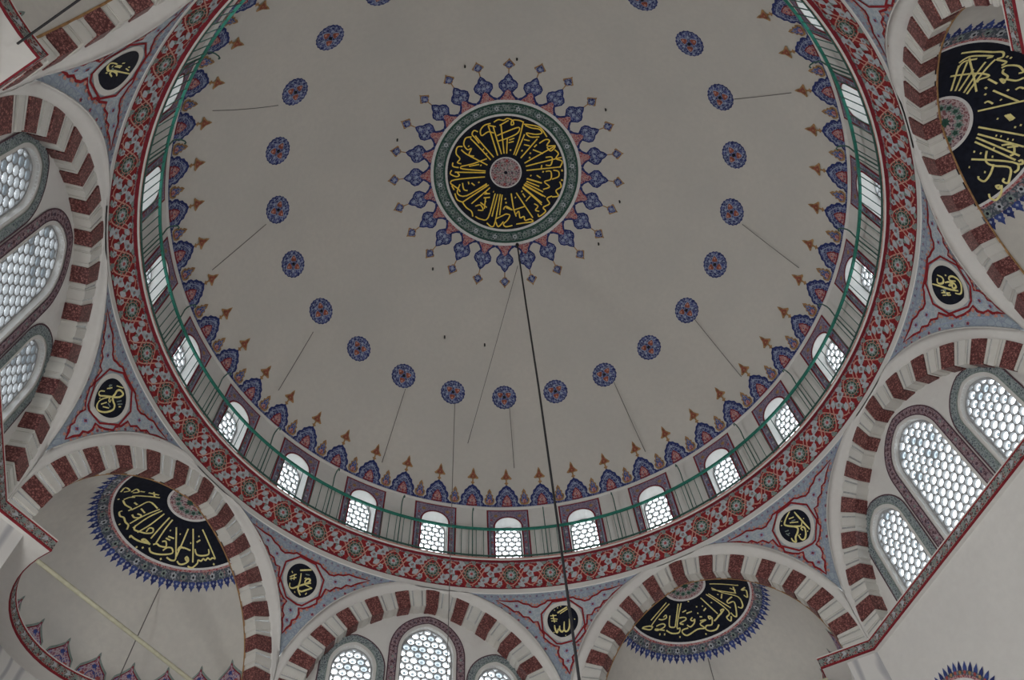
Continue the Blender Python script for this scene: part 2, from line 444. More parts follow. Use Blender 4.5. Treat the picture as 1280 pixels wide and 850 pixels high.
# brush strokes of the calligraphy, millimetres on the painted surfaces
STROKES = {
    'muh': [[[-112,197],[135,325]],[[-65,153],[-29,-9],[-18,-167],[47,-241],[89,-268]],[[-240,-163],[-209,-241],[-127,-224],[-18,-113],[106,-7],[176,70],[165,120],[107,104],[84,37],[117,-1],[217,49]],[[-24,-197],[72,-188],[157,-132],[273,-47]],[[98,-25],[262,-52]],[[41,182],[136,203]],[[49,88],[84,120]],[[-287,86],[-255,56]],[[-70,-261],[-52,-287]],[[176,-225],[196,-180]],[[-290,-55],[-161,81]],[[-274,-92],[-140,14]],[[-266,0],[-229,-103]],[[-206,61],[-173,-59]]],
    'alh': [[[-100,228],[153,328]],[[-40,198],[160,280]],[[171,33],[154,-115],[118,-212],[52,-246],[14,-181],[40,-6]],[[14,-181],[-41,-232],[-94,-166],[-80,-78]],[[-204,-62],[-200,-152],[-166,-244],[-124,-147]],[[-284,160],[-131,171]],[[-277,98],[-115,77]],[[-270,37],[-132,34]],[[-217,198],[-198,-2]],[[-174,300],[-155,291]],[[-93,351],[-73,342]],[[-9,376],[10,361]],[[288,6],[304,-15]],[[23,-330],[42,-338]],[[-244,-229],[-226,-243]]],
    'abu': [[[97,389],[-38,322],[-158,228],[-171,171],[-66,71],[70,-14],[156,-45],[207,6]],[[189,310],[222,88],[279,-255]],[[-174,165],[-29,42],[43,-45],[-12,-133],[-111,-211],[-160,-316],[-205,-255],[-206,-176]],[[114,-157],[106,-97],[160,-89],[186,-164],[113,-287],[32,-351],[-26,-318],[-30,-197]],[[-19,252],[109,226]],[[6,170],[103,149]],[[-49,161],[135,67]],[[-257,36],[-166,18]],[[-249,-55],[-175,-55]],[[-257,-17],[-222,-103]],[[-209,311],[-190,296]],[[-265,219],[-247,204]],[[199,-240],[216,-260]],[[6,-200],[24,-214]],[[290,43],[306,24]]],
    'uth': [[[-175,449],[-135,259],[-95,0],[-44,-188],[-2,-304]],[[-113,-210],[-84,-316],[-24,-381],[100,-401],[230,-380],[308,-292],[316,-150],[259,-48],[184,-23],[170,-84],[224,-228]],[[127,336],[137,202],[93,145],[1,149],[-68,235],[-62,313],[40,328]],[[27,97],[94,-3],[142,-135],[54,-101],[0,-29]],[[-6,-17],[130,-109],[136,-194],[71,-240],[2,-174],[14,-127],[74,-139]],[[229,105],[254,52]],[[262,84],[221,74]],[[-226,167],[-129,49]],[[-266,138],[-170,-84]],[[-308,77],[-202,-124]],[[-158,69],[-270,-30]],[[-200,116],[-237,-92]]],
    'umr': [[[-219,-63],[-298,-161],[-292,-228],[-216,-212],[-119,-91],[-24,12],[54,89],[128,192],[149,284],[117,318],[23,298],[-17,225],[8,134],[20,57],[94,5],[186,-23],[230,-114],[179,-256],[82,-370],[-9,-405],[-82,-356],[-120,-259],[-86,-122],[-8,18]],[[-24,12],[16,-71],[61,-71],[35,-15]],[[-41,-270],[15,-134]],[[24,-271],[141,-174]],[[46,-122],[146,-136]],[[162,68],[224,183]],[[219,53],[294,154]],[[276,37],[313,87]],[[-254,74],[-212,166]],[[-232,12],[-153,156]],[[-262,125],[-164,78]],[[-115,275],[37,398]],[[-177,-248],[-155,-218]]],
    'ali': [[[-186,-142],[-243,-319],[-260,-489],[-203,-540],[-101,-496],[-1,-401],[73,-292],[72,-172],[72,-79],[160,337],[247,792]],[[-35,-228],[61,-91]],[[305,9],[194,-120],[126,-145],[104,-44],[159,108],[229,199],[298,223]],[[-101,-182],[-39,144]],[[-136,-129],[-107,128]],[[-16,105],[-118,147]],[[-215,60],[-223,181]],[[15,439],[116,661]],[[-143,-321],[-133,-279]],[[-110,-313],[-100,-272]],[[151,-344],[175,-251]],[[-43,506],[-21,602]]],
    'pan60': [[[584,222],[885,260],[1151,278]],[[477,371],[771,565],[988,700]],[[425,446],[584,687],[718,899]],[[264,601],[534,791],[742,928],[710,1003],[612,1037]],[[93,559],[166,791],[265,1030]],[[18,567],[73,817],[126,1040]],[[-114,578],[-107,869],[-151,1106]],[[-196,559],[-263,808],[-287,1089]],[[-253,561],[-343,804],[-405,1054]],[[-296,574],[-531,542],[-588,714],[-622,837]],[[-473,364],[-812,531],[-869,585]],[[1151,278],[1114,328],[1116,381],[1073,409],[1084,468],[1041,495],[1051,552],[1011,596],[1046,633],[1054,753],[985,812]],[[814,547],[908,570],[983,495],[1025,364],[947,316]],[[845,733],[842,780],[902,782],[856,739],[919,759],[911,852],[861,918],[792,926]],[[681,715],[616,756],[646,823],[653,730],[789,633]],[[247,1152],[335,1180],[465,1113],[577,1001],[618,917],[542,885],[476,937],[465,1023]],[[250,1080],[286,1029],[359,1016],[446,949],[365,896],[318,943]],[[211,1113],[59,1112],[31,1151],[189,1113]],[[189,1113],[34,1182],[-95,1205],[-195,1203],[-169,1236]],[[-296,1023],[-241,1096],[-122,1069],[-17,1028],[50,955],[-2,902],[-64,933],[-42,1010]],[[-922,719],[-804,789],[-650,812],[-650,872]],[[-813,578],[-886,616],[-926,700]],[[-530,903],[-446,930],[-374,885],[-393,838],[-471,848]],[[-735,914],[-750,959],[-672,1014],[-593,1012],[-493,1067],[-400,1086],[-345,1158]],[[-1120,558],[-1151,427],[-1024,471],[-1077,541]],[[-972,495],[-962,391],[-868,441],[-935,501]],[[-863,413],[-787,392]],[[-668,311],[-565,394]],[[-721,375],[-537,320]],[[310,812],[418,757]],[[311,860],[401,826]],[[727,458],[730,373]],[[-721,684],[-637,701]],[[-515,733],[-383,770]],[[235,721],[255,713]],[[412,632],[429,620]],[[651,367],[668,350]],[[671,569],[684,550]],[[549,1120],[581,1130]],[[54,1273],[86,1283]],[[144,1217],[178,1228]],[[-549,1141],[-524,1142]],[[-1022,718],[-994,728]],[[1202,360],[1228,339]]],
    'pan30': [[[-528,211],[-988,301]],[[-488,284],[-1011,401],[-1025,455],[-1105,451],[-1214,263],[-1099,353],[-1029,433]],[[-323,409],[-617,806]],[[-260,433],[-583,829],[-538,885],[-607,949],[-747,866],[-817,742]],[[-602,532],[-716,705],[-667,785],[-617,806]],[[-740,465],[-672,458],[-692,523],[-786,491],[-843,420]],[[-957,508],[-876,538],[-806,585],[-792,644],[-858,648],[-977,600],[-1007,539],[-850,715]],[[-449,702],[-340,752],[-341,808],[-491,804],[-434,866]],[[-189,830],[-248,857],[-214,900],[-161,884],[-214,953],[-320,981],[-371,915]],[[-73,961],[58,982],[-103,1014],[-49,1121],[-203,1086],[-447,1093],[-527,1023],[-516,952],[-378,977]],[[195,958],[142,930],[135,993],[201,973],[129,1104],[10,1092],[-37,1149],[41,1210],[178,1212],[273,1140]],[[213,1052],[285,1019],[478,900],[527,853],[454,869],[436,933],[333,978]],[[180,497],[358,931]],[[326,445],[605,902],[502,1032],[550,1111],[610,1018]],[[380,442],[684,841]],[[507,298],[681,455],[948,568],[962,757],[901,843],[841,818]],[[498,348],[939,474]],[[516,178],[1004,236],[1079,220]],[[828,572],[687,672],[686,730],[819,705],[731,1000],[671,1023],[635,944]],[[1195,272],[1091,377],[1186,360],[1133,563],[1087,508]],[[875,333],[971,390]],[[963,287],[935,484]],[[-115,468],[-88,482]],[[-9,654],[19,665]],[[-53,793],[-25,805]],[[115,686],[141,695]],[[332,661],[360,668]],[[553,489],[579,499]],[[-40,881],[12,900]],[[-333,630],[-239,633]],[[-265,698],[-140,712]],[[101,795],[180,750]],[[592,603],[656,485]],[[-964,689],[-984,721]],[[-878,764],[-898,796]],[[-616,1016],[-633,1043]],[[-89,1214],[-77,1241]]],
    'pan120': [[[501,228],[902,334]],[[468,285],[903,444]],[[441,333],[726,528]],[[375,394],[698,618],[774,674]],[[333,430],[659,692],[757,788]],[[313,553],[617,528],[957,464]],[[1111,349],[1022,556],[910,737],[842,865],[756,870],[749,802],[650,913],[614,860]],[[947,332],[984,454],[909,624],[826,757],[832,686]],[[844,321],[931,396],[887,566]],[[770,224],[706,388],[609,604],[506,719],[502,602],[465,570]],[[461,703],[327,803]],[[572,860],[581,927],[514,1045],[399,1094],[391,1043]],[[538,887],[482,873],[395,924],[346,895],[392,842],[302,878],[350,908],[282,1011],[295,1096]],[[238,747],[-62,1002]],[[-15,527],[-75,1059]],[[75,625],[85,671],[20,720]],[[136,993],[156,1041],[117,1083]],[[334,660],[303,679]],[[225,643],[205,663]],[[176,902],[157,921]],[[52,811],[36,823]],[[746,910],[725,931]],[[704,951],[688,971]],[[-265,480],[-595,948]],[[-365,444],[-754,899]],[[-409,412],[-864,812]],[[-463,376],[-905,746]],[[-688,246],[-922,705],[-1027,731],[-1065,663]],[[-934,769],[-928,813],[-977,802],[-971,754]],[[-653,473],[-794,410],[-888,476],[-985,645],[-1136,569],[-1171,525],[-1128,490],[-1098,523]],[[-869,484],[-981,388],[-1044,280],[-988,226],[-949,235]],[[-1168,433],[-1158,381],[-1205,395],[-1174,449],[-1274,388],[-1327,290],[-1277,239],[-1220,250]],[[-644,666],[-681,791],[-804,767],[-825,708]],[[-697,718],[-723,844]],[[-215,822],[-325,864]],[[-214,847],[-324,888]],[[-217,870],[-310,911]],[[-476,644],[-487,659]],[[-508,694],[-518,708]],[[-578,756],[-588,770]],[[-609,807],[-619,821]],[[-645,559],[-657,577]],[[-594,312],[-607,331]],[[-755,501],[-766,519]],[[-648,382],[-664,399]],[[-776,170],[-788,185]],[[-924,328],[-936,346]],[[-230,720],[-242,738]],[[-434,878],[-446,898]],[[-426,945],[-438,964]]],
    'cen': [[[-177,-478],[-374,-1105],[-444,-1319]],[[-74,-515],[-237,-1033],[-309,-1283]],[[-5,-533],[-108,-1354]],[[64,-534],[71,-964]],[[255,-501],[394,-971],[477,-1419]],[[307,-484],[525,-1082]],[[447,-416],[869,-972]],[[555,-276],[1237,-725],[1349,-823]],[[593,-187],[1120,-358],[1537,-497]],[[614,-72],[1503,-225]],[[639,153],[1044,259]],[[590,281],[1089,507]],[[556,318],[1164,645]],[[523,392],[1064,813]],[[-365,-353],[-711,-753],[-915,-973]],[[-280,-425],[-644,-859],[-779,-1040]],[[-451,-211],[-986,-512],[-1155,-662]],[[-469,-390],[-849,-256],[-1160,-197]],[[-502,-43],[-1127,-124],[-1160,-197]],[[-502,4],[-1334,-46]],[[-519,122],[-1337,168],[-1460,249]],[[-465,310],[-1028,631],[-1273,546],[-1200,301]],[[-412,347],[-1135,803]],[[-377,-1372],[-544,-1320],[-645,-1180],[-610,-1037],[-442,-1141],[-289,-1105]],[[-712,-1145],[-813,-1183],[-864,-1078],[-780,-969],[-677,-824]],[[-881,-1008],[-1033,-977],[-1085,-801],[-985,-654],[-882,-687],[-951,-510],[-814,-470]],[[-1120,-749],[-1255,-738],[-1292,-562],[-1192,-414],[-1262,-310],[-1159,-269]],[[-1381,-317],[-1383,-210],[-1229,-165]],[[-1419,-105],[-1455,-1],[-1302,81],[-1215,50],[-1266,-24]],[[-1460,249],[-1426,287],[-1237,441],[-1203,515]],[[-294,-1407],[-178,-1478],[-43,-1461],[56,-1515],[191,-1464],[228,-1359],[162,-1340],[191,-1464],[358,-1468],[494,-1419]],[[-203,-1033],[32,-1142],[366,-1273],[338,-1112],[71,-964],[-200,-873]],[[-444,-1319],[-241,-1283]],[[-141,-1318],[91,-1462]],[[531,-1332],[702,-1267],[905,-1241],[977,-1138],[812,-1094],[574,-1120],[680,-1016],[916,-1028]],[[764,-662],[1042,-569]],[[925,-849],[1088,-966],[1191,-937],[1132,-790],[1350,-805],[1241,-653],[1134,-754]],[[1340,-696],[1447,-597],[1388,-449],[1561,-391],[1504,-207]],[[1115,-465],[1285,-477],[1262,-260],[1126,-250]],[[1338,-121],[1476,-96],[1484,47],[1316,132]],[[1134,-71],[1271,-80],[1282,135],[1112,219],[1257,352],[1086,436]],[[1525,187],[1567,326],[1434,446],[1509,582],[1338,632]],[[496,-1366],[732,-1340],[936,-1278],[1117,-1039]],[[-973,241],[-956,313]],[[-886,280],[-799,355]],[[-694,251],[-676,287]],[[-1130,269],[-1097,449],[-992,490]],[[148,-643],[182,-625]],[[457,-632],[492,-615]],[[683,-568],[718,-552]],[[670,-442],[705,-425]],[[-574,-661],[-547,-643]],[[-488,-534],[-460,-527]],[[-967,-761],[-943,-742]],[[-642,-214],[-614,-196]],[[-953,-188],[-676,-233]],[[723,60],[752,77]],[[897,51],[1004,117]],[[1023,-244],[1011,-135]],[[514,-939],[668,-909]],[[520,-796],[674,-766]],[[123,-911],[258,-967]],[[108,-839],[244,-878]],[[795,-735],[860,-810]],[[1048,-65],[1083,-49]],[[1558,-157],[1578,-105]],[[1557,130],[1609,143]],[[-1426,322],[-1359,451]],[[-535,542],[-428,597]],[[-376,426],[-889,858]],[[-465,335],[-1029,638]],[[-233,589],[-425,1263],[-640,1292],[-783,1216]],[[-162,607],[-318,1229]],[[-91,607],[-227,1371],[-317,1511],[-461,1403]],[[-38,625],[-103,1195]],[[210,586],[288,1014],[363,1225]],[[351,565],[607,933],[828,1243]],[[524,417],[921,740],[1066,873]],[[557,344],[1093,622]],[[624,233],[978,360]],[[622,161],[1044,266]],[[1337,604],[1200,686],[1275,823],[1103,942],[1177,1044],[1005,1197],[967,1128]],[[854,850],[961,916],[894,1026],[1001,1055]],[[362,1154],[432,1081],[471,1257],[578,1218],[616,1323],[758,1281],[830,1348],[581,1395],[366,1437]],[[289,1049],[607,933]],[[76,1159],[184,1193],[114,1336],[7,1442],[80,1512],[259,1474]],[[73,981],[253,1050],[73,946],[3,1035]],[[-782,933],[-640,903],[-569,1047],[-712,1042]],[[-1135,810],[-1031,958],[-889,1071],[-854,1213]],[[-1343,548],[-1275,730],[-1100,812]],[[-228,1301],[-67,1231],[76,1159]],[[-209,1371],[-137,1512],[6,1372]],[[-640,832],[-462,978]],[[-499,728],[-533,1012]],[[-534,602],[-375,587]],[[-552,709],[-375,695]],[[34,732],[70,749]],[[54,839],[90,856]],[[318,692],[340,706]],[[622,790],[742,641]],[[528,578],[601,683]],[[491,508],[520,528]],[[-287,535],[-269,546]],[[-516,799],[-480,818]]],
}

# ================================================================== 1. SHELL
g = Geo()
g.grid([[(9.8 * cos(2 * pi * k / 48), 9.8 * sin(2 * pi * k / 48), 0) for k in range(48)], [(0.01 * cos(2 * pi * k / 48), 0.01 * sin(2 * pi * k / 48), 0) for k in range(48)]], 'carpet', True)
fl = obj('floor', g.mesh('floor'), loc=(0, 0, 0))
tag(fl, 'carpeted prayer hall floor far below the dome', 'floor', kind='structure')

def revolve(g, prof, mat, n=192, a0=0.0, a1=2 * pi, flip=False):
    closed = abs(a1 - a0 - 2 * pi) < 1e-6
    cnt = n if closed else n + 1
    g.grid([[(r * sin(a0 + (a1 - a0) * k / n), r * cos(a0 + (a1 - a0) * k / n), z) for k in range(cnt)] for r, z in prof], mat, closed, flip)

g = Geo()
prof = [(max(PROF[i][1], 0.002), PROF[i][2]) for i in range(0, 241, 5)]
revolve(g, prof, 'plaster')
ceiling = obj('ceiling', g.mesh('ceiling', True))
tag(ceiling, 'great plastered dome with painted blue crest around its foot', 'dome', kind='structure')
FOOT_Z = PROF[0][2]
# plain plaster roll between the drum and the painted crest
g = Geo()
revolve(g, [(7.0, 1.74), (6.965, 1.745), (6.95, 1.765), (6.955, 1.79), (6.985, 1.80), (7.0, 1.80)], 'limewash')
t = obj('trim_1', g.mesh('trim', True)); tag(t, 'thin white roll moulding between drum windows and dome crest', 'moulding', kind='structure')

# ---- crest round the foot of the dome: 48 large blue palmettes, 48 small gilt buds between them
def lobe(w, h, x0=0.0, y0=0.0, cusps=True):
    half = [(1.02, 0.0), (0.98, 0.16), (0.82, 0.24), (0.90, 0.36), (0.84, 0.50), (0.66, 0.58), (0.62, 0.72), (0.42, 0.80), (0.30, 0.90), (0.13, 0.94), (0.0, 1.0)]
    pts = [(x0 + w * a, y0 + h * b) for a, b in half]
    return pts + [(2 * x0 - x, y) for x, y in pts[-2::-1]]
def crest_canvas():
    c = Canvas(); c.COAT = 0.006
    W = 7.0 * RAD(7.5)
    c.poly([(-W / 2, 0.02), (W / 2, 0.02), (W / 2, 0.13), (-W / 2, 0.13)], 'blue_filigree', 1)
    c.poly([(-W / 2, 0.0), (W / 2, 0.0), (W / 2, 0.022), (-W / 2, 0.022)], 'dark_red', 1)
    c.poly(lobe(0.335, 0.66, 0, 0.04), 'navy', 2)
    c.poly(lobe(0.285, 0.575, 0, 0.05), 'blue_filigree', 3)
    c.poly(lobe(0.135, 0.34, 0, 0.07), 'dark_red', 4)
    c.poly(lobe(0.105, 0.27, 0, 0.10), 'rose_filigree', 5)
    c.ribbon(smooth_path([(-0.23, 0.09), (-0.20, 0.30), (-0.09, 0.46), (0, 0.54), (0.09, 0.46), (0.20, 0.30), (0.23, 0.09)]), 0.016, 'pale_blue', 5)
    c.flower(0, 0.52, 0.045, 5, 'pale_blue', 6, pi / 2)
    c.flower(-0.19, 0.24, 0.04, 5, 'pale_blue', 6); c.flower(0.19, 0.24, 0.04, 5, 'pale_blue', 6)
    c.flower(0, 0.22, 0.05, 5, 'pink', 6, pi / 2)
    c.disc(0, 0.22, 0.018, 'navy', 7, 8)
    return c
def finial_canvas():
    c = Canvas(); c.COAT = 0.006
    c.poly([(-0.022, 0.69), (0.022, 0.69), (0.018, 0.86), (-0.018, 0.86)], 'ochre', 2)
    c.poly([(-0.06, 0.74), (0, 0.70), (0.06, 0.74), (0, 0.79)], 'ochre', 2)
    hd = [(0.0, 0.82), (0.05, 0.85), (0.13, 0.845), (0.155, 0.88), (0.10, 0.94), (0.055, 1.0), (0.035, 1.09), (0.0, 1.17)]
    c.poly(hd + [(-x, y) for x, y in hd[-2:0:-1]], 'ochre', 3)
    hd = [(0.0, 0.86), (0.06, 0.88), (0.095, 0.89), (0.04, 0.97), (0.0, 1.09)]
    c.poly(hd + [(-x, y) for x, y in hd[-2:0:-1]], 'brick_red', 4)
    c.disc(0, 0.92, 0.022, 'ochre', 5, 8)
    return c
def bud_canvas():
    c = Canvas(); c.COAT = 0.006
    o = [(0.0, 0.11), (0.09, 0.13), (0.125, 0.20), (0.13, 0.29), (0.085, 0.33), (0.10, 0.39), (0.05, 0.43), (0.055, 0.49), (0.0, 0.58)]
    c.poly(o + [(-x, y) for x, y in o[-2:0:-1]], 'ochre', 3)
    o = [(0.0, 0.15), (0.07, 0.17), (0.095, 0.24), (0.06, 0.30), (0.065, 0.38), (0.025, 0.42), (0.0, 0.50)]
    c.poly(o + [(-x, y) for x, y in o[-2:0:-1]], 'blue_filigree', 4)
    o = [(0.0, 0.14), (0.055, 0.17), (0.05, 0.24), (0.0, 0.29)]
    c.poly(o + [(-x, y) for x, y in o[-2:0:-1]], 'rose_filigree', 5)
    c.disc(0, 0.36, 0.018, 'ochre', 5, 8)
    return c
m_crest = crest_canvas().build('palmette', on_dome, 0.12)
m_fin = finial_canvas().build('finial', on_dome)
m_bud = bud_canvas().build('bud', on_dome)
for k in range(48):
    az = 7.5 * k
    if 168 < az < 192: continue             # this arc lies well outside every view of the photograph
    p = obj('palmette', m_crest, ceiling, az)
    obj('finial', m_fin, p)
    obj('bud', m_bud, ceiling, az + 3.75)

PEGS = [(-1.03, -2.93), (0.23, -3.12), (2.5, -1.94), (-2.77, -1.09), (3.09, 0.5), (-1.97, 2.49), (-1.65, 4.14), (-0.53, 4.41), (2.62, 1.73)]
# ---- 21 painted roundels on the dome
def word(n):
    return ['', 'first', 'second', 'third', 'fourth', 'fifth', 'sixth', 'seventh', 'eighth', 'ninth', 'tenth', 'eleventh', 'twelfth', 'thirteenth'][n]
R_MED, Z_MED = 5.479, dome_plan_z(5.479)
T_MED = min(PROF, key=lambda q: abs(q[1] - R_MED))[0]
c = Canvas()
RM = 0.345
c.flower(0, 0, RM, 20, 'navy', 1, 0, 0.05)
c.disc(0, 0, RM * 0.92, 'blue_filigree', 2, 28)
for k in range(12):
    a = 2 * pi * k / 12 + pi / 12
    c.flower(RM * 0.78 * cos(a), RM * 0.78 * sin(a), 0.030, 4, 'pale_blue', 3, a)
for k in range(3):
    a = 2 * pi * k / 3 - pi / 2
    c.flower(RM * 0.40 * cos(a), RM * 0.40 * sin(a), 0.105, 3, 'pale_blue', 3, a, 0.3)
    c.flower(RM * 0.38 * cos(a), RM * 0.38 * sin(a), 0.088, 3, 'brick_red', 4, a, 0.3)
    c.flower(RM * 0.46 * cos(a), RM * 0.46 * sin(a), 0.036, 4, 'pink', 5, a)
    b_ = a + pi / 3
    c.flower(RM * 0.50 * cos(b_), RM * 0.50 * sin(b_), 0.045, 5, 'pale_blue', 4, b_)
c.disc(0, 0, 0.042, 'ink', 6, 12)
def med_fn(x, y, h):
    p = on_dome(x * 7.0 / R_MED, T_MED + y, h)
    return (p[0], p[1] - R_MED, p[2] - Z_MED)
m_med = c.build('dome_roundel', med_fn, 0.12)
g = Geo()
g.tube([(0, 0, -0.02), (0, -0.03, -0.06), (0, -0.05, -0.05), (0, -0.055, -0.02)], 0.012, 'dark_wire')
m_hook = g.mesh('hook')
WIRED = {-9999}
for k in range(-10, 11):
    az = 15 * k
    a = RAD(az)
    o = obj('dome_roundel', m_med, None, az, (R_MED * sin(a), R_MED * cos(a), H + Z_MED))
    obj('hook', m_hook, o)
    if k == 0: lab = 'lowest small blue roundel on the dome, below the great central medallion'
    else: lab = '%s small blue roundel %s of the lowest roundel on the dome' % (word(abs(k)), 'right' if k > 0 else 'left')
    tag(o, lab, 'roundel', 'small roundels ringing the dome')

g = Geo()
g.tube([(0, 0, 0.02), (0, 0, -0.05), (0, 0.03, -0.08)], 0.022, 'dark_wire')
m_peg = g.mesh('iron_peg')
for x, y in PEGS:
    obj('iron_peg', m_peg, ceiling, None, (x, y, dome_plan_z(math.hypot(x, y))))
# ---- the great medallion at the crown
def crown_fn(x, y, h):
    p = on_dome_plan(x, y, h); return (p[0], p[1], p[2] - 7.0)
med = empty('crown_medallion', 0, (0, 0, H + 7.0))
tag(med, 'great round medallion at the dome crown with gold calligraphy on black', 'medallion')
CX = 0.05
c = Canvas()
for r0, r1, mt, ly in ((0.0, 0.40, 'boss_filigree', 2), (0.40, 0.435, 'white_line', 3), (0.435, 1.585, 'ink', 2), (1.585, 1.645, 'white_line', 3), (1.645, 1.70, 'dark_green', 3), (1.70, 1.90, 'green_filigree', 3), (1.90, 1.955, 'dark_green', 3), (1.955, 2.03, 'white_line', 3)):
    rs = [r0 + (r1 - r0) * i / max(1, int((r1 - r0) / 0.2)) for i in range(max(1, int((r1 - r0) / 0.2)) + 1)]
    for a, b in zip(rs[:-1], rs[1:]): c.ring(CX, 0, a, b, mt, ly, 96)
obj('painted_disc', c.build('painted_disc', crown_fn), med)
c = Canvas()
for k in range(40):                          # rosettes of the green ring
    a = 2 * pi * k / 40
    x, y = CX + 1.80 * cos(a), 1.80 * sin(a)
    c.flower(x, y, 0.075, 6, 'flower_grey' if k % 2 else 'grey_green', 4, a, 0.4)
    c.disc(x, y, 0.022, 'dark_green', 5, 8)
tag(obj('green_ring_pattern', c.build('ring_pattern', crown_fn), med), kind='stuff')
c = Canvas()                                 # boss: six scrolls round a dark eye
for k in range(6):
    a = 2 * pi * k / 6
    c.ribbon(smooth_path([(CX + r * cos(a + q), r * sin(a + q)) for r, q in ((0.06, 0), (0.20, -0.25), (0.30, 0.05), (0.27, 0.40), (0.20, 0.42), (0.19, 0.20))]), 0.022, 'grey_green', 3)
    c.flower(CX + 0.33 * cos(a + 0.6), 0.33 * sin(a + 0.6), 0.045, 5, 'rose', 3, a)
c.disc(CX, 0, 0.05, 'ink', 4, 12)
tag(obj('boss', c.build('boss', crown_fn), med), kind='stuff')
c = Canvas()
for st in STROKES['cen']:
    p = [(x / 1000, y / 1000) for x, y in st]
    L = sum(math.hypot(p[i + 1][0] - p[i][0], p[i + 1][1] - p[i][1]) for i in range(len(p) - 1))
    c.ribbon(smooth_path(p, 4) if len(p) > 2 else p, 0.034 if L > 0.07 else 0.045, 'gold', 3)
tag(obj('gold_script', c.build('gold_script', crown_fn), med), kind='stuff')
c = Canvas(); c.COAT = 0.006                 # one petal with its pendant, painted along +y, repeated 24 times
o = [(0.0, 0.0), (0.265, 0.0), (0.27, 0.05), (0.19, 0.10), (0.12, 0.20), (0.17, 0.26), (0.235, 0.33), (0.25, 0.44), (0.19, 0.52), (0.12, 0.56), (0.08, 0.64), (0.0, 0.72)]
c.poly(o + [(-x, y) for x, y in o[-2:0:-1]], 'navy', 1)
o = [(0.0, 0.24), (0.13, 0.27), (0.21, 0.35), (0.215, 0.43), (0.16, 0.50), (0.09, 0.54), (0.05, 0.62), (0.0, 0.68)]
c.poly(o + [(-x, y) for x, y in o[-2:0:-1]], 'blue_filigree', 2)
o = [(0.0, 0.01), (0.20, 0.01), (0.16, 0.07), (0.09, 0.15), (0.07, 0.23), (0.0, 0.29)]
c.poly(o + [(-x, y) for x, y in o[-2:0:-1]], 'rose_filigree', 3)
c.flower(0, 0.56, 0.055, 5, 'pale_blue', 3, pi / 2); c.flower(-0.12, 0.40, 0.05, 5, 'pale_blue', 3); c.flower(0.12, 0.40, 0.05, 5, 'pale_blue', 3)
c.flower(0, 0.38, 0.05, 6, 'pale_blue', 3); c.disc(0, 0.12, 0.03, 'pink', 4, 8)
c.ribbon([(0, 0.71), (0, 0.84)], 0.028, 'ochre', 1)
o = [(0.0, 0.82), (0.06, 0.85), (0.075, 0.89), (0.135, 0.91), (0.155, 0.95), (0.11, 0.99), (0.07, 1.03), (0.03, 1.07), (0.0, 1.12)]
c.poly(o + [(-x, y) for x, y in o[-2:0:-1]], 'ochre', 1)
o = [(0.0, 0.85), (0.06, 0.88), (0.115, 0.93), (0.06, 1.01), (0.0, 1.06)]
c.poly(o + [(-x, y) for x, y in o[-2:0:-1]], 'blue_filigree', 2)
c.flower(0, 0.94, 0.05, 4, 'pale_blue', 3)
for k in range(24):
    ca, sa = cos(RAD(15 * k)), sin(RAD(15 * k))
    obj('petal', c.build('petal', lambda x, y, h: crown_fn(CX + x * ca + (2.02 + y) * sa, (2.02 + y) * ca - x * sa, h)), med)

# ================================================================== 2. DRUM: wall, 24 windows, gallery rail, red frieze
RD, RG = 7.0, 7.33
WH, WS = 0.33, 1.12                          # half width of the opening, height where its round head starts
def head(x, hw=WH, sp=WS): return sp + sqrt(max(0, hw * hw - x * x))
def on_drum(x, z, h, r=RD): return ((r - h) * sin(x / RD), (r - h) * cos(x / RD), z)
g = Geo()
n_in = 12
for k in range(24):
    a0 = RAD(15 * k)
    S = RD * RAD(7.5)
    def P(x, z, r=RD): return (r * sin(a0 + x / RD), r * cos(a0 + x / RD), z)
    for x0, x1 in ((-S, -0.62), (-0.62, -WH), (WH, 0.62), (0.62, S)):
        g.face([P(x0, -0.2), P(x1, -0.2), P(x1, 1.78), P(x0, 1.78)], 'limewash')
    xs = [-WH * cos(pi * i / n_in) for i in range(n_in + 1)]
    for x0, x1 in zip(xs[:-1], xs[1:]):
        g.face([P(x0, head(x0)), P(x1, head(x1)), P(x1, 1.78), P(x0, 1.78)], 'limewash')
drum = obj('wall_drum', g.mesh('wall_drum'))
tag(drum, 'white drum wall under the dome, pierced by a ring of windows', 'wall', kind='structure')

def curve_plate(name, outline, holes, depth, mat):
    """flat plate with holes, in the x,z plane, depth along +y"""
    cu = bpy.data.curves.new(name, 'CURVE'); cu.dimensions = '2D'; cu.fill_mode = 'BOTH'; cu.extrude = depth / 2
    for pl in [outline] + holes:
        sp = cu.splines.new('POLY'); sp.points.add(len(pl) - 1); sp.use_cyclic_u = True
        for i, (x, y) in enumerate(pl): sp.points[i].co = (x, y, 0, 1)
    tmp = bpy.data.objects.new(name, cu)
    COL.objects.link(tmp)
    dg = bpy.context.evaluated_depsgraph_get()
    me = bpy.data.meshes.new_from_object(tmp.evaluated_get(dg))
    bpy.data.objects.remove(tmp); bpy.data.curves.remove(cu)
    for v in me.vertices: v.co = Vector((v.co.x, depth / 2 - v.co.z, v.co.y))
    me.flip_normals() if False else None
    me.materials.clear(); me.materials.append(MATS[mat]); me.name = name
    return me
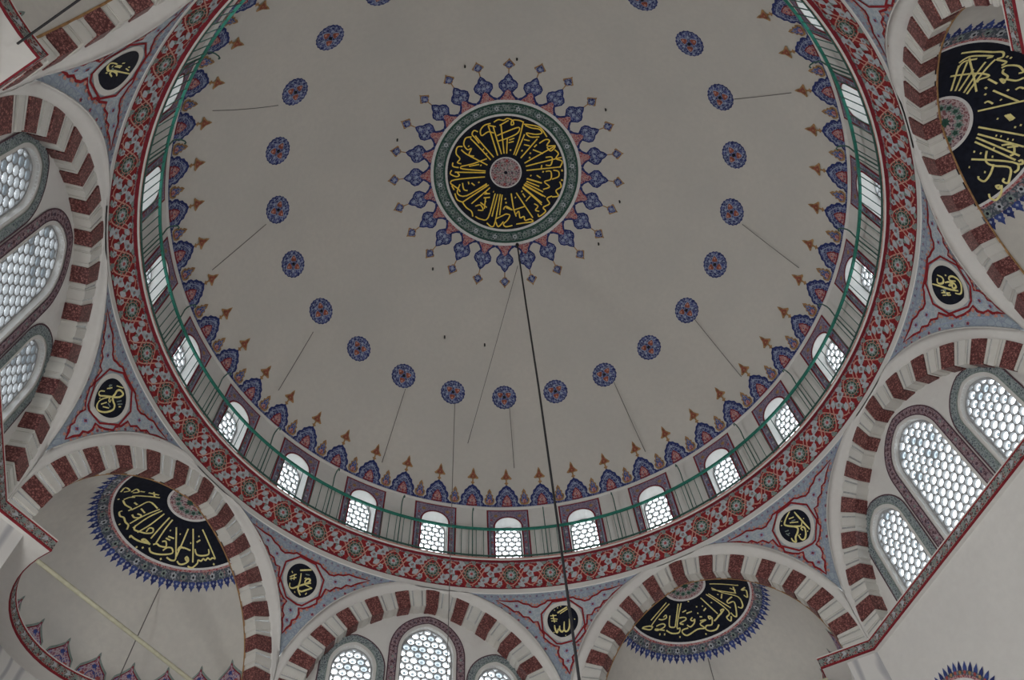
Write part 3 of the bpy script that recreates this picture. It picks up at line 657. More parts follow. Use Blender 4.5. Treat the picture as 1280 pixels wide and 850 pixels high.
def clip(poly, hull):
    """convex clip of poly by hull (counter-clockwise)"""
    out = poly
    for i in range(len(hull)):
        ax, ay = hull[i]; bx, by = hull[(i + 1) % len(hull)]
        def side(p): return (bx - ax) * (p[1] - ay) - (by - ay) * (p[0] - ax)
        src, out = out, []
        for j in range(len(src)):
            p, q = src[j], src[(j + 1) % len(src)]
            sp_, sq = side(p), side(q)
            if sp_ >= 0: out.append(p)
            if sp_ * sq < 0:
                t_ = sp_ / (sp_ - sq); out.append((p[0] + (q[0] - p[0]) * t_, p[1] + (q[1] - p[1]) * t_))
        if len(out) < 3: return []
    return out
def area(p): return 0.5 * abs(sum(p[i - 1][0] * p[i][1] - p[i][0] * p[i - 1][1] for i in range(len(p))))
def pane_grid(hull, pitch, r, z0, z1, half, n=14):
    """staggered round openings inside the hull: (centre, outline, whole?)"""
    out = []; row = 0; z = z0 + r + 0.02
    while z < z1 + r:
        off = 0.0 if row % 2 else pitch / 2
        cnt = int(half / pitch) + 2
        for i in range(-cnt, cnt + 1):
            x = i * pitch + off
            c = [(x + r * cos(2 * pi * k / n), z + r * sin(2 * pi * k / n)) for k in range(n)]
            q = clip(c, hull)
            if q and area(q) > 0.10 * area(c): out.append(((x, z), q, area(q) > 0.97 * area(c)))
        row += 1; z += pitch * 0.866
    return out

# drum window, built once at azimuth 0 and copied round
def round_outline(hw, sp, z0, n=14): return [(-hw, z0), (hw, z0)] + [(hw * cos(pi * i / n), sp + hw * sin(pi * i / n)) for i in range(n + 1)]
outl = round_outline(WH + 0.03, WS, -0.15)
hull = round_outline(WH - 0.015, WS, -0.1)
cells = pane_grid(hull, 0.172, 0.077, -0.1, WS + WH, WH)
m_dgrille = curve_plate('grille', outl, [q for _c, q, _w in cells], 0.05, 'grille_plaster')
g = Geo()
for _c, q, _w in cells: g.face([(x, 0.03, z) for x, z in q], 'clear_pane')
m_dpane = g.mesh('pane')
g = Geo()
ol = round_outline(WH, WS, -0.15, 20)[1:] + [(-WH, -0.15)]
rows = [[(lambda rr: (rr * sin(x / RD), rr * cos(x / RD) - 7.0, z))(r) for x, z in ol] for r in (RD - 0.002, 7.2, RG + 0.04)]
g.grid(rows, 'reveal')
m_dreveal = g.mesh('reveal')
c = Canvas(); c.COAT = 0.006
FW, FT = 0.53, 1.70
ot = [(-FW, -0.1), (-FW, FT), (FW, FT), (FW, -0.1)]
arc = [(-WH - 0.02, -0.1)] + [((WH + 0.02) * -cos(pi * i / 16), WS + (WH + 0.02) * sin(pi * i / 16)) for i in range(17)] + [(WH + 0.02, -0.1)]
c.poly([(-FW, -0.1), (-WH - 0.02, -0.1), (-WH - 0.02, WS), (-FW, WS)], 'violet_filigree', 1)
c.poly([(FW, WS), (WH + 0.02, WS), (WH + 0.02, -0.1), (FW, -0.1)], 'violet_filigree', 1)
for i in range(16):
    p, q = arc[1 + i], arc[2 + i]
    xa = p[0] if i else -FW; xb = q[0] if i < 15 else FW
    c.poly([(xa, p[1] if i else WS), p, q, (xb, q[1] if i < 15 else WS), (xb, FT), (xa, FT)] if i in (0, 15) else [p, q, (q[0], FT), (p[0], FT)], 'violet_filigree', 1)
for sx in (-1, 1):
    c.poly([(sx * FW, -0.1), (sx * (FW - 0.035), -0.1), (sx * (FW - 0.035), FT), (sx * FW, FT)], 'dark_red', 2)
    c.poly([(sx * (FW - 0.055), -0.1), (sx * (FW - 0.07), -0.1), (sx * (FW - 0.07), FT - 0.06), (sx * (FW - 0.055), FT - 0.06)], 'pale_blue', 2)
    c.flower(sx * 0.30, 1.50, 0.06, 5, 'ochre', 2)
    for j in range(8): c.flower(sx * 0.415, 0.02 + 0.19 * j, 0.04, 5, 'rose' if j % 2 else 'flower_grey', 2, j)
c.poly([(-FW, FT - 0.035), (FW, FT - 0.035), (FW, FT), (-FW, FT)], 'dark_red', 2)
c.ribbon(arc, 0.035, 'dark_red', 2)
m_dframe = c.build('painted_surround', lambda x, z, h: (on_drum(x, z, h)[0], on_drum(x, z, h)[1] - 7.0, z), 0.2)
wn = 0
for k in range(-11, 13):
    wn += 1
    a = RAD(15 * k)
    w = empty('window_%d' % wn, 15 * k, (7.0 * sin(a), 7.0 * cos(a), H))
    if k == 0: lab = 'lowest arched drum window, straight below the lowest dome roundel'
    elif k == 12: lab = 'topmost arched drum window, out beyond the top of the view'
    else: lab = '%s arched drum window to the %s of the lowest drum window' % (word(abs(k)), 'right' if k > 0 else 'left')
    tag(w, lab, 'window', 'arched windows of the drum', 'structure')
    obj('painted_surround', m_dframe, w)
    obj('reveal', m_dreveal, w)
    obj('grille', m_dgrille, w, loc=(0, RG - 7.0, 0))
    tag(obj('pane', m_dpane, w, loc=(0, RG - 7.0, 0)), kind='stuff')

# ---- ledge of the gallery and the red frieze under it
g = Geo()
revolve(g, [(7.02, -0.02), (6.86, -0.02), (6.835, -0.04), (6.835, -0.075), (6.86, -0.10), (6.91, -0.115), (6.92, -0.12)], ['limewash', 'pink', 'pink', 'limewash', 'dark_red', 'dark_red'])
t = obj('trim_2', g.mesh('trim')); tag(t, 'narrow gallery ledge at the foot of the drum', 'ledge', kind='structure')
g = Geo()
revolve(g, [(6.92, -0.12), (7.10, -0.715), (7.105, -0.735), (7.085, -0.755), (7.085, -0.87), (7.10, -0.90), (7.12, -0.905)], ['frieze_red', 'dark_red', 'limewash', 'limewash', 'limewash', 'limewash'])
frieze = obj('trim_3', g.mesh('trim')); tag(frieze, 'red painted frieze of scrolling flowers running round under the gallery', 'frieze', kind='structure')
FH = math.hypot(0.18, 0.595)
def on_frieze(x, y, h):                      # y from 0 (lower edge) to FH
    f = y / FH
    r = 7.10 - 0.18 * f; z = -0.715 + 0.595 * f
    r -= h * 0.96; z -= h * 0.27
    return (r * sin(x / 7.0), r * cos(x / 7.0), z)
c = Canvas(); c.COAT = 0.004
W = 7.0 * RAD(7.5); Hm = FH / 2
c.poly([(-W / 2, FH - 0.035), (W / 2, FH - 0.035), (W / 2, FH), (-W / 2, FH)], 'plum_filigree', 1)  # purplish top edge: the windows' reflected tint, painted as a strip
c.poly([(-W / 2, 0), (W / 2, 0), (W / 2, 0.035), (-W / 2, 0.035)], 'dark_red', 1)
for sgn in (-1, 1):                          # two interlacing vines
    c.ribbon([(-W / 2 + W * i / 24, Hm + sgn * 0.245 * cos(2 * pi * (i / 24 - 0.5))) for i in range(25)], 0.026, 'pink', 1 if sgn < 0 else 2)
    c.ribbon(smooth_path([(sgn * 0.15, Hm + 0.03), (sgn * 0.24, Hm + 0.15), (sgn * 0.33, Hm + 0.19), (sgn * 0.36, Hm + 0.10), (sgn * 0.30, Hm + 0.07)]), 0.02, 'pink', 2)
    c.ribbon(smooth_path([(sgn * 0.15, Hm - 0.03), (sgn * 0.25, Hm - 0.16), (sgn * 0.35, Hm - 0.20), (sgn * 0.38, Hm - 0.11), (sgn * 0.31, Hm - 0.07)]), 0.02, 'pink', 2)
def leaf(x, y, l, w, ang, mat, ly):
    o = [(0, 0), (0.3, 0.42), (0.62, 0.5), (0.85, 0.24), (1, 0), (0.85, -0.3), (0.6, -0.42), (0.3, -0.5)]
    c.poly([(x + l * a * cos(ang) - w * b * sin(ang), y + l * a * sin(ang) + w * b * cos(ang)) for a, b in o], mat, ly)
for x, y, an in ((-0.41, Hm + 0.05, 0.9), (0.41, Hm - 0.05, 4.0), (-0.31, Hm - 0.06, 3.9), (0.29, Hm + 0.08, 0.7), (-0.14, Hm + 0.19, 2.6), (0.15, Hm - 0.19, -0.5)): leaf(x, y, 0.19, 0.11, an, 'flower_grey', 3)
for x, y, an in ((-0.20, Hm + 0.25, 0.1), (0.22, Hm - 0.27, 3.3), (0.10, Hm + 0.27, 2.7), (-0.12, Hm - 0.28, -0.2), (0.36, Hm + 0.27, 3.0), (-0.36, Hm - 0.27, 0.1), (-0.44, Hm - 0.13, 1.2), (0.44, Hm + 0.14, 4.4)): leaf(x, y, 0.14, 0.07, an, 'grey_green', 3)
c.flower(0, Hm, 0.205, 14, 'dark_green', 3, 0, 0.25)
c.ring(0, Hm, 0.135, 0.15, 'pink', 4, 20)
c.flower(0, Hm, 0.135, 9, 'grey_green', 4, 0.2, 0.35)
c.flower(0.0, Hm, 0.088, 6, 'flower_grey', 5, 0, 0.35)
c.flower(0, Hm, 0.045, 5, 'rose', 6, 0)
for k in range(7): c.disc(0.17 * cos(0.9 * k + 0.3), Hm + 0.17 * sin(0.9 * k + 0.3), 0.018, 'grey_green', 4, 6)
for x, y, r in ((-0.28, Hm + 0.14, 0.09), (0.28, Hm - 0.14, 0.09), (W / 2 - 0.01, Hm + 0.02, 0.095), (-0.26, Hm - 0.20, 0.065), (0.26, Hm + 0.21, 0.065), (-0.07, Hm - 0.26, 0.05), (0.05, Hm + 0.26, 0.05)):
    c.flower(x, y, r, 5, 'flower_grey' if r > 0.06 else 'grey_green', 4, 7 * x, 0.25)
    c.disc(x, y, r * 0.42, 'slate_filigree', 5, 8)
    c.disc(x, y, r * 0.18, 'rose', 6, 6)
for i in range(12):
    x = -0.43 + 0.078 * i
    c.disc(x, Hm + (0.28 if i % 2 else -0.28) + 0.02 * sin(9 * x), 0.016, 'pink', 2, 6)
m_fr = c.build('frieze_panel', on_frieze, 0.25)
for k in range(48):
    if 168 < 7.5 * k < 192: continue
    obj('frieze_panel', m_fr, frieze, 7.5 * k)

# ---- gallery railing: green flat rail, thin balusters, one lamp hook between windows
rail = empty('gallery_railing', 0, (0, 0, H))
tag(rail, 'thin green iron railing with lamp hooks running round the drum gallery', 'railing')
RR, RZ = 6.79, 0.83
g = Geo()
revolve(g, [(RR - 0.022, RZ - 0.03), (RR - 0.022, RZ + 0.03), (RR + 0.022, RZ + 0.03), (RR + 0.022, RZ - 0.03), (RR - 0.022, RZ - 0.03)], 'rail_green', 192)
obj('top_rail', g.mesh('top_rail'), rail)
g = Geo()
revolve(g, [(RR + 0.03, 0.0), (RR + 0.03, 0.025), (RR + 0.06, 0.025), (RR + 0.06, 0.0), (RR + 0.03, 0.0)], 'iron_green', 192)
obj('bottom_rail', g.mesh('bottom_rail'), rail)
g = Geo(); g.tube([(0, 6.835, -0.02), (0, RR, RZ - 0.02)], 0.0095, 'iron_green', 5); m_bal = g.mesh('baluster')
g = Geo()
g.tube([(0, 6.835, -0.02), (0, RR, RZ), (0, RR + 0.02, 1.22), (0, RR - 0.0, 1.32), (0, RR - 0.06, 1.40), (0, RR - 0.13, 1.40), (0, RR - 0.17, 1.34), (0, RR - 0.17, 1.28)], 0.014, 'iron_green', 6)
m_lh = g.mesh('lamp_hook')
for k in range(240):
    az = 1.5 * k + 0.75
    if 170 < az < 190: continue
    obj('baluster', m_bal, rail, az)
for k in range(24):
    az = 15 * k + 7.5
    if 165 < az < 195: continue
    obj('lamp_hook', m_lh, rail, az)

# ================================================================== 3. THE EIGHT BAYS
def arc_loft(g, curves, mat, flip=False): g.grid(curves, mat, False, flip)
NW = 48
WS_ = [-1 + 2 * i / NW for i in range(NW + 1)]
LIM = AP * math.tan(pi / 8)

def build_arch(k):
    az = BAY0 + 45 * k
    niche = k % 2 == 1
    root = empty('trim_arch', az, (0, 0, H))
    # backing ring (joints) and white moulding
    g = Geo()
    f0 = [(arch_pt(AO + 0.01, w)[0], AP + 0.012, arch_pt(AO + 0.01, w)[1]) for w in WS_]
    f1 = [(arch_pt(AI + 0.012, w)[0], AP + 0.012, arch_pt(AI + 0.012, w)[1]) for w in WS_]
    f2 = [(arch_pt(AI + 0.012, w)[0], REAR + 0.02, arch_pt(AI + 0.012, w)[1]) for w in WS_]
    g.grid([f0, f1, f2], 'white_stone')
    obj('arch_backing', g.mesh('arch_backing'), root)
    g = Geo()
    def on_s(R, w, lift):
        u, z = arch_pt(R, w)
        u = max(-LIM + 0.004, min(LIM - 0.004, u))
        z = min(z, -0.905)
        a = atan2(u, AP); r = spandrel_r(a, z) - lift
        return (r * sin(a), r * cos(a), z)
    rows = []
    rows.append([(max(-LIM, min(LIM, arch_pt(AO, w)[0])), AP + 0.03, arch_pt(AO, w)[1]) for w in WS_])
    rows.append([(max(-LIM, min(LIM, arch_pt(AO, w)[0])), AP - 0.012, arch_pt(AO, w)[1]) for w in WS_])
    for R, lf in ((AO + 0.05, 0.03), (AO + 0.12, 0.025), (AO + 0.22, 0.045), (AM - 0.02, 0.04), (AM, 0.012), (AM + 0.01, -0.02)):
        q = []
        for w in WS_:
            p = on_s(R, w, lf); u, z = arch_pt(R, w)
            f = (R - AO) / (AM - AO)
            v = AP - 0.012 - lf * 0.5
            pv = (max(-LIM, min(LIM, u)), v, min(z, -0.905))
            f = min(1, f * 1.1)
            q.append(tuple(pv[i] * (1 - f) + p[i] * f for i in range(3)))
        rows.append(q)
    g.grid(rows, 'limewash')
    obj('moulding', g.mesh('moulding', True), root)
    # voussoirs: crown stone red, then white and red in turn down both sides
    total = (pi / 2 - math.asin(AC / AO)) * AO
    per = 0.715; hr = 0.165
    def stone(s0, s1, red, i):
        g = Geo()
        gap = 0.012
        s0 += gap; s1 -= gap
        pr = 0.016 if red else 0.0
        if red: br = [(s0, s1, 'red_stone')]
        else:
            L = s1 - s0
            e = [0, 0.05, 0.085, 0.105, L - 0.105, L - 0.085, L - 0.05, L] if L > 0.25 else [0, L]
            mm = ['white_stone', 'grey_line', 'white_stone', 'white_stone', 'white_stone', 'grey_line', 'white_stone'] if L > 0.25 else ['white_stone']
            lv = [0, -0.012, 0, 0.014, 0, -0.012, 0] if L > 0.25 else [0]
            br = [(s0 + e[j], s0 + e[j + 1], mm[j], lv[j]) for j in range(len(mm))]
        for b in br:
            a0, a1, mt = b[:3]; lift = (b[3] if len(b) > 3 else 0) + pr
            n = max(1, int((a1 - a0) / 0.09))
            R0, R1 = AO, AI - lift
            V0 = AP - lift
            def at(R, s): return arch_pt(R, s / total)
            ss = [a0 + (a1 - a0) * j / n for j in range(n + 1)]
            rows = [[(at(R0, s)[0], AP + 0.02, at(R0, s)[1]) for s in ss], [(at(R0, s)[0], V0, at(R0, s)[1]) for s in ss],
                    [(at(R1, s)[0], V0, at(R1, s)[1]) for s in ss], [(at(R1, s)[0], REAR, at(R1, s)[1]) for s in ss]]
            g.grid(rows, mt)
            for s, fl in ((a0, True), (a1, False)):
                q = [(at(R0, s)[0], AP + 0.02, at(R0, s)[1]), (at(R0, s)[0], V0, at(R0, s)[1]), (at(R1, s)[0], V0, at(R1, s)[1]), (at(R1, s)[0], REAR, at(R1, s)[1]), (at(AI + 0.02, s)[0], REAR, at(AI + 0.02, s)[1]), (at(AI + 0.02, s)[0], AP + 0.02, at(AI + 0.02, s)[1])]
                g.face(q if fl else q[::-1], mt)
        return g.mesh('voussoir')
    edges = []
    for j in range(-6, 7): edges.append((j * per - hr, j * per + hr, True))
    full = []
    full.append((-total, edges[0][0], False))
    for i, e in enumerate(edges):
        full.append(e)
        full.append((e[1], edges[i + 1][0] if i < 12 else total, False))
    for i, (a, b, red) in enumerate(full):
        if b - a < 0.05: continue
        if ('v', i) not in VCACHE: VCACHE[('v', i)] = stone(a, b, red, i)
        obj('voussoir', VCACHE[('v', i)], root)
    if niche:
        g = Geo()
        g.tube([(arch_pt(AI - 0.005, w)[0], REAR + 0.005, arch_pt(AI - 0.005, w)[1]) for w in WS_], 0.018, 'ochre', 6)
        obj('gilt_edge', g.mesh('gilt_edge'), root)
    return root
VCACHE = {}
ARCH_LABEL = {
    0: 'red and white striped arch over three windows at the bottom, below the drum',
    1: 'striped arch framing the lower right half dome, between two window walls',
    2: 'red and white striped arch over the window wall on the right',
    3: 'striped arch framing the upper right half dome with the large black inscription',
    4: 'striped arch over the window wall beyond the top of the view',
    5: 'striped arch of the top left corner half dome, mostly cut off',
    6: 'red and white striped arch over the window wall on the left',
    7: 'striped arch framing the lower left half dome with crested inscription'}
tn = 3
for k in range(8):
    if k == 4: continue
    tn += 1
    r = build_arch(k); r.name = 'trim_%d' % tn
    tag(r, ARCH_LABEL[k], 'arch', 'striped arches under the drum', 'structure')
# the arch beyond the view keeps its place with a plain moulded surface
g = Geo()
q0 = [(arch_pt(AM, w)[0], AP, min(arch_pt(AM, w)[1], -0.905)) for w in WS_]
q0 = [(max(-LIM, min(LIM, u)), v, z) for u, v, z in q0]
g.grid([q0, [(u, v, SPR) for u, v, z in q0]], 'limewash')
w = obj('wall_north', g.mesh('wall'), None, BAY0 + 180); tag(w, 'plain closed arch wall beyond the top of the view', 'wall', kind='structure')

# ---- spandrels (pendentives) between the arches, with their painted fields and calligraphy roundels
def moulding_z(u):
    x = abs(u) + AC
    return SPR + sqrt(max(0, AM * AM - x * x))
m_corner = pi / 8
def span_fn_factory(off):
    """canvas x = metres along the wall from the corner line, y = height"""
    def fn(x, y, h):
        d = x / 7.32 + off
        a = m_corner + d                      # from the middle of the bay on the left
        r = spandrel_r(a, y) - h
        return (r * sin(d), r * cos(d) - 7.3, y + 1.55)
    return fn
def span_outline():
    """closed outline in canvas coordinates, symmetrical about the corner line"""
    right = []
    n = 26
    for i in range(n + 1):
        u = -0.42 - (LIM - 0.42) * i / n      # in the right-hand bay, from near its crown down to the corner
        z = min(moulding_z(u), -0.897)
        a = math.atan(u / AP)
        right.append(((a + m_corner) * 7.32, z))
    left = [(-x, z) for x, z in right]
    return right + left[::-1][1:]
SPAN = span_outline()
def field(scale=1.0, grow=0.0):
    """lobed three-armed field round the roundel"""
    def arm(tip, L, half, rot_dir):
        return None
    pts = []
    CY = -1.60
    # half outline on the right, from the top middle over the right tip to the bottom tip
    half = [(0.0, 0.50), (0.30, 0.50), (0.36, 0.45), (0.47, 0.41), (0.55, 0.36), (0.66, 0.37), (0.74, 0.43), (0.86, 0.45), (0.98, 0.52), (1.16, 0.51), (1.48, 0.53),
            (1.22, 0.37), (1.08, 0.25), (0.98, 0.25), (0.88, 0.13), (0.76, 0.12), (0.66, 0.0), (0.56, 0.02), (0.52, -0.16), (0.45, -0.26), (0.46, -0.34),
            (0.34, -0.45), (0.24, -0.51), (0.15, -0.52), (0.19, -0.64), (0.17, -0.74), (0.10, -0.79), (0.11, -0.88), (0.05, -0.97), (0.0, -1.10)]
    full = half + [(-x, y) for x, y in half[-2:0:-1]]
    return [(x * scale, CY + y * scale) for x, y in full]
def poly_offset_ribbon(c, pts, w, mat, layer): c.ribbon(pts + [pts[0]], w, mat, layer)
def span_canvas(xo):
    c = Canvas(); c.COAT = 0.006
    c.poly(SPAN, 'spandrel_ground', 1)
    F = [(x + xo, y) for x, y in field()]
    c.poly(F, 'spandrel_field', 2)
    return c
def span_lines(xo):
    c = Canvas(); c.COAT = 0.006
    F = [(x + xo, y) for x, y in field()]
    # closed red outline with a pale companion and small barbs
    c.ribbon(F, 0.044, 'red', 3, True)
    n = len(F)
    for i in range(n):
        p, q = F[i], F[(i + 1) % n]
        L = math.hypot(q[0] - p[0], q[1] - p[1]); k = max(1, int(L / 0.13))
        nx, ny = (q[1] - p[1]) / L, -(q[0] - p[0]) / L
        for j in range(k):
            t = (j + 0.5) / k
            x, y = p[0] + (q[0] - p[0]) * t, p[1] + (q[1] - p[1]) * t
            c.flower(x - nx * 0.045, y - ny * 0.045, 0.034, 3, 'pink', 4, atan2(ny, nx) + j)
    c.ribbon([(xo + 0.505 * cos(2 * pi * i / 8 + pi / 8), -1.60 + 0.50 * sin(2 * pi * i / 8 + pi / 8)) for i in range(8)], 0.042, 'red', 4, True)
    for x, y in ((0.72, 0.24), (1.02, 0.39), (-0.72, 0.24), (-1.02, 0.39), (0, -0.63), (0, -0.84)):
        c.flower(xo + x, -1.60 + y, 0.07, 6, 'pale_blue', 3, x); c.flower(xo + x, -1.60 + y, 0.036, 4, 'rose', 4, x); c.disc(xo + x, -1.60 + y, 0.014, 'navy', 5, 6)
    for sx in (-1, 1):                        # outer border line and its small flowers
        path = [(sx * (x - 0.16), z + 0.00) for x, z in SPAN[2:24] if x - 0.16 > 0.03]
        c.ribbon(path, 0.018, 'pale_blue', 2)
        for (x, z) in SPAN[3:22:2]:
            c.flower(sx * (x - 0.085), z - 0.015, 0.036, 5, 'rose', 2, x); c.disc(sx * (x - 0.085), z - 0.015, 0.012, 'navy', 3, 6)
    for i in range(-11, 12): c.flower(i * 0.15, -0.965, 0.034, 5, 'violet_filigree', 2, i)
    c.ribbon([(-1.75, -1.03), (1.75, -1.03)], 0.016, 'pale_blue', 2)
    return c
fn0 = span_fn_factory(0.0)
m_span = {s: span_canvas(s * 0.09).build('spandrel', fn0, 0.22) for s in (-1, 1)}
m_sline = {s: span_lines(s * 0.09).build('red_tracery', fn0, 0.3) for s in (-1, 1)}
# (corner index, script, words of the label); corner k lies between bay k and bay k + 1
ROUND = {
    0: ('alh', 'black calligraphy roundel at the bottom, right of the three windows, behind the cable', 0.8),
    1: ('abu', 'black calligraphy roundel between the lower right half dome and right window wall', -0.8),
    2: ('uth', 'black calligraphy roundel on the right, above the right window wall', 0.8),
    3: (None, '', -0.8),
    5: ('ali', 'black calligraphy roundel in the top left corner', -0.8),
    6: ('umr', 'black calligraphy roundel on the left, between left window wall and half dome', 0.8),
    7: ('muh', 'black calligraphy roundel at the bottom, right of the lower left half dome', -0.8)}
CORNER_LABEL = {0: 'bottom right of the three-window wall', 1: 'left of the right window wall', 2: 'above the right window wall', 3: 'at the top edge right of the drum', 4: 'at the top edge left of the drum', 5: 'in the top left corner', 6: 'below the left window wall', 7: 'bottom left of the three-window wall'}
for k in range(8):
    az = BAY0 + 45 * k + 22.5
    a = RAD(az)
    sgn = 1 if k % 2 == 0 else -1
    s = obj('wall_spandrel', m_span[sgn], None, az, (7.3 * sin(a), 7.3 * cos(a), H - 1.55))
    tag(s, 'blue grey painted spandrel ' + CORNER_LABEL[k] if k != 4 else 'blue grey painted spandrel at the top edge left of the drum', 'spandrel', 'painted spandrels under the drum', 'structure')
    tag(obj('red_tracery', m_sline[sgn], s), kind='stuff')
    if k in ROUND and ROUND[k][0]:
        key, lab, off = ROUND[k]
        fn = span_fn_factory(0.0)
        xo = 0.09 * sgn
        rt = empty('calligraphy_roundel', az, (7.3 * sin(a), 7.3 * cos(a), H - 1.55))
        tag(rt, lab, 'roundel', 'calligraphy roundels of the spandrels')
        zc = -1.60 if key not in ('ali', 'umr') else -1.62
        c = Canvas(); c.COAT = 0.006
        c.disc(xo, zc, 0.435, 'white_stone', 5, 40); c.disc(xo, zc, 0.345, 'ink', 6, 40)
        obj('painted_disc', c.build('painted_disc', fn, 0.2), rt)
        c = Canvas(); c.COAT = 0.006
        every = [q for st in STROKES[key] for q in st]
        mx, my = (max(q[0] for q in every) + min(q[0] for q in every)) / 2, (max(q[1] for q in every) + min(q[1] for q in every)) / 2
        fit = min(1.0, 0.33 / max(math.hypot(q[0] - mx, q[1] - my) / 1000 for q in every))
        for st in STROKES[key]:
            p = [(xo + fit * (x - mx) / 1000, zc + fit * (y - my) / 1000) for x, y in st]
            L = sum(math.hypot(p[i + 1][0] - p[i][0], p[i + 1][1] - p[i][1]) for i in range(len(p) - 1))
            big = L > 0.22
            c.ribbon(smooth_path(p, 4), 0.038 if big else 0.022, 'pale_gold' if L > 0.11 else 'grey_green' if L > 0.06 else 'pale_gold', 7, False, big)
        tag(obj('gold_script', c.build('gold_script', fn), rt), kind='stuff')

# ---- window walls (tympana) behind the arches of bays 0, 2 and 6
def pointed(hw, spring, rise, z0, n=12, cx=0.0):
    """counter-clockwise outline of a pointed-arch opening"""
    R = (hw * hw + rise * rise) / (2 * hw)   # circle through springer and apex, centred on the springing line
    th = math.asin(min(1, rise / R)) if R >= rise else pi / 2
    right = []
    for i in range(n + 1):
        t = th * i / n
        right.append((hw - R + R * cos(t), spring + R * sin(t)))
    return [(cx - hw, z0), (cx + hw, z0)] + [(cx + x, z) for x, z in right] + [(cx - x, z) for x, z in right[-2::-1]]
WIN = {'c': dict(cx=0.0, hw=0.56, sp=-2.38, rise=0.66, pitch=0.172, border='plum_filigree', bw=0.165),
       'l': dict(cx=-1.50, hw=0.42, sp=-2.93, rise=0.50, pitch=0.165, border='slate_filigree', bw=0.155),
       'r': dict(cx=1.50, hw=0.42, sp=-2.93, rise=0.50, pitch=0.165, border='slate_filigree', bw=0.155)}
Z0W = -4.15
outer = [arch_pt(AI + 0.06, w) for w in WS_]
m_tymp = curve_plate('tympanum', [(outer[0][0], SPR - 0.05)] + outer + [(outer[-1][0], SPR - 0.05)], [pointed(q['hw'], q['sp'], q['rise'], Z0W, 12, q['cx']) for q in WIN.values()], 0.03, 'limewash')
WMESH = {}
for key, q in WIN.items():
    hw, sp, rise = q['hw'], q['sp'], q['rise']
    # painted border: offset outline
    b = q['bw']
    inn = pointed(hw + 0.075, sp, rise + 0.085, Z0W)[2:]; out_ = pointed(hw + 0.075 + b, sp, rise + 0.085 + b * 1.05, Z0W)[2:]
    inn = [(hw + 0.075, Z0W)] + inn + [(-hw - 0.075, Z0W)]; out_ = [(hw + 0.075 + b, Z0W)] + out_ + [(-hw - 0.075 - b, Z0W)]
    c = Canvas(); c.COAT = 0.006
    for i in range(len(inn) - 1): c.poly([inn[i], out_[i], out_[i + 1], inn[i + 1]], q['border'], 1)
    c.ribbon(inn, 0.022, 'plum' if key == 'c' else 'grey_green', 2); c.ribbon(out_, 0.026, 'plum', 2)
    mid = [((p[0] + r[0]) / 2, (p[1] + r[1]) / 2) for p, r in zip(inn, out_)]
    for i in range(len(mid) - 1):
        L = math.hypot(mid[i + 1][0] - mid[i][0], mid[i + 1][1] - mid[i][1]); n = max(1, round(L / 0.13))
        for j in range(n):
            t = (j + 0.5) / n
            c.flower(mid[i][0] + (mid[i + 1][0] - mid[i][0]) * t, mid[i][1] + (mid[i + 1][1] - mid[i][1]) * t, 0.033, 5, 'grey_green' if j % 2 else ('plum' if key == 'c' else 'slate_filigree'), 2, i + j)
    border = c.build('painted_border', lambda x, z, h: (x, -0.002 - h, z))
    g = Geo()
    ol = pointed(hw, sp, rise, Z0W, 16)
    ol = ol[1:] + [ol[0]]
    g.grid([[(x * f, y, z) for x, z in ol] for y, f in ((-0.006, 1.0), (0.08, 0.99), (0.18, 0.98))], 'reveal')
    g.face([(-hw, -0.006, Z0W), (hw, -0.006, Z0W), (hw, 0.18, Z0W), (-hw, 0.18, Z0W)], 'reveal')
    reveal = g.mesh('reveal')
    hull = pointed(hw - 0.035, sp, rise - 0.03, Z0W + 0.04, 10)
    r = q['pitch'] * 0.45
    cells = pane_grid(hull, q['pitch'], r, Z0W + 0.04, sp + rise, hw, 14)
    grille = curve_plate('grille', pointed(hw, sp, rise, Z0W, 12), [p for _c, p, _w in cells], 0.062, 'grille_plaster')
    panes = []
    sliv = Geo()
    for (x, z), pl, whole in cells:
        if not whole: sliv.face([(px, 0.03, pz) for px, pz in pl], 'clear_pane')
        else: panes.append((x, z))
    def pane_mesh(mat, knob):
        g = Geo()
        n = 14
        if knob:
            rk = r * 0.44
            for j in range(n):
                a0, a1 = 2 * pi * j / n, 2 * pi * (j + 1) / n
                g.face([(rk * cos(a0), 0, rk * sin(a0)), (r * cos(a0), 0, r * sin(a0)), (r * cos(a1), 0, r * sin(a1)), (rk * cos(a1), 0, rk * sin(a1))], mat)
                g.face([(0, -0.02, 0), (rk * cos(a0), 0, rk * sin(a0)), (rk * cos(a1), 0, rk * sin(a1))], 'bullseye')
        else: g.face([(r * cos(2 * pi * j / n), 0, r * sin(2 * pi * j / n)) for j in range(n)], mat)
        return g.mesh('pane')
    pm = [pane_mesh('clear_pane', False), pane_mesh('clear_pane', True), pane_mesh('milky_pane', True)]
    WMESH[key] = (border, reveal, grille, sliv.mesh('edge_panes'), panes, pm)
WLAB = {(0, 'c'): 'middle and tallest of the three windows in the bottom wall', (0, 'l'): 'left window with slate border in the bottom window wall', (0, 'r'): 'right window with slate border in the bottom wall, half cut off',
        (2, 'c'): 'tall middle window with plum border in the right window wall', (2, 'l'): 'lower left window with slate border in the right window wall', (2, 'r'): 'upper right window with slate border in the right window wall',
        (6, 'c'): 'large middle window with plum border in the left window wall', (6, 'l'): 'uppermost window with slate border in the left window wall', (6, 'r'): 'lower window with slate border in the left window wall'}
WLAB[(6, 'l')], WLAB[(6, 'r')] = WLAB[(6, 'r')], WLAB[(6, 'l')]
rng = random.Random(5)
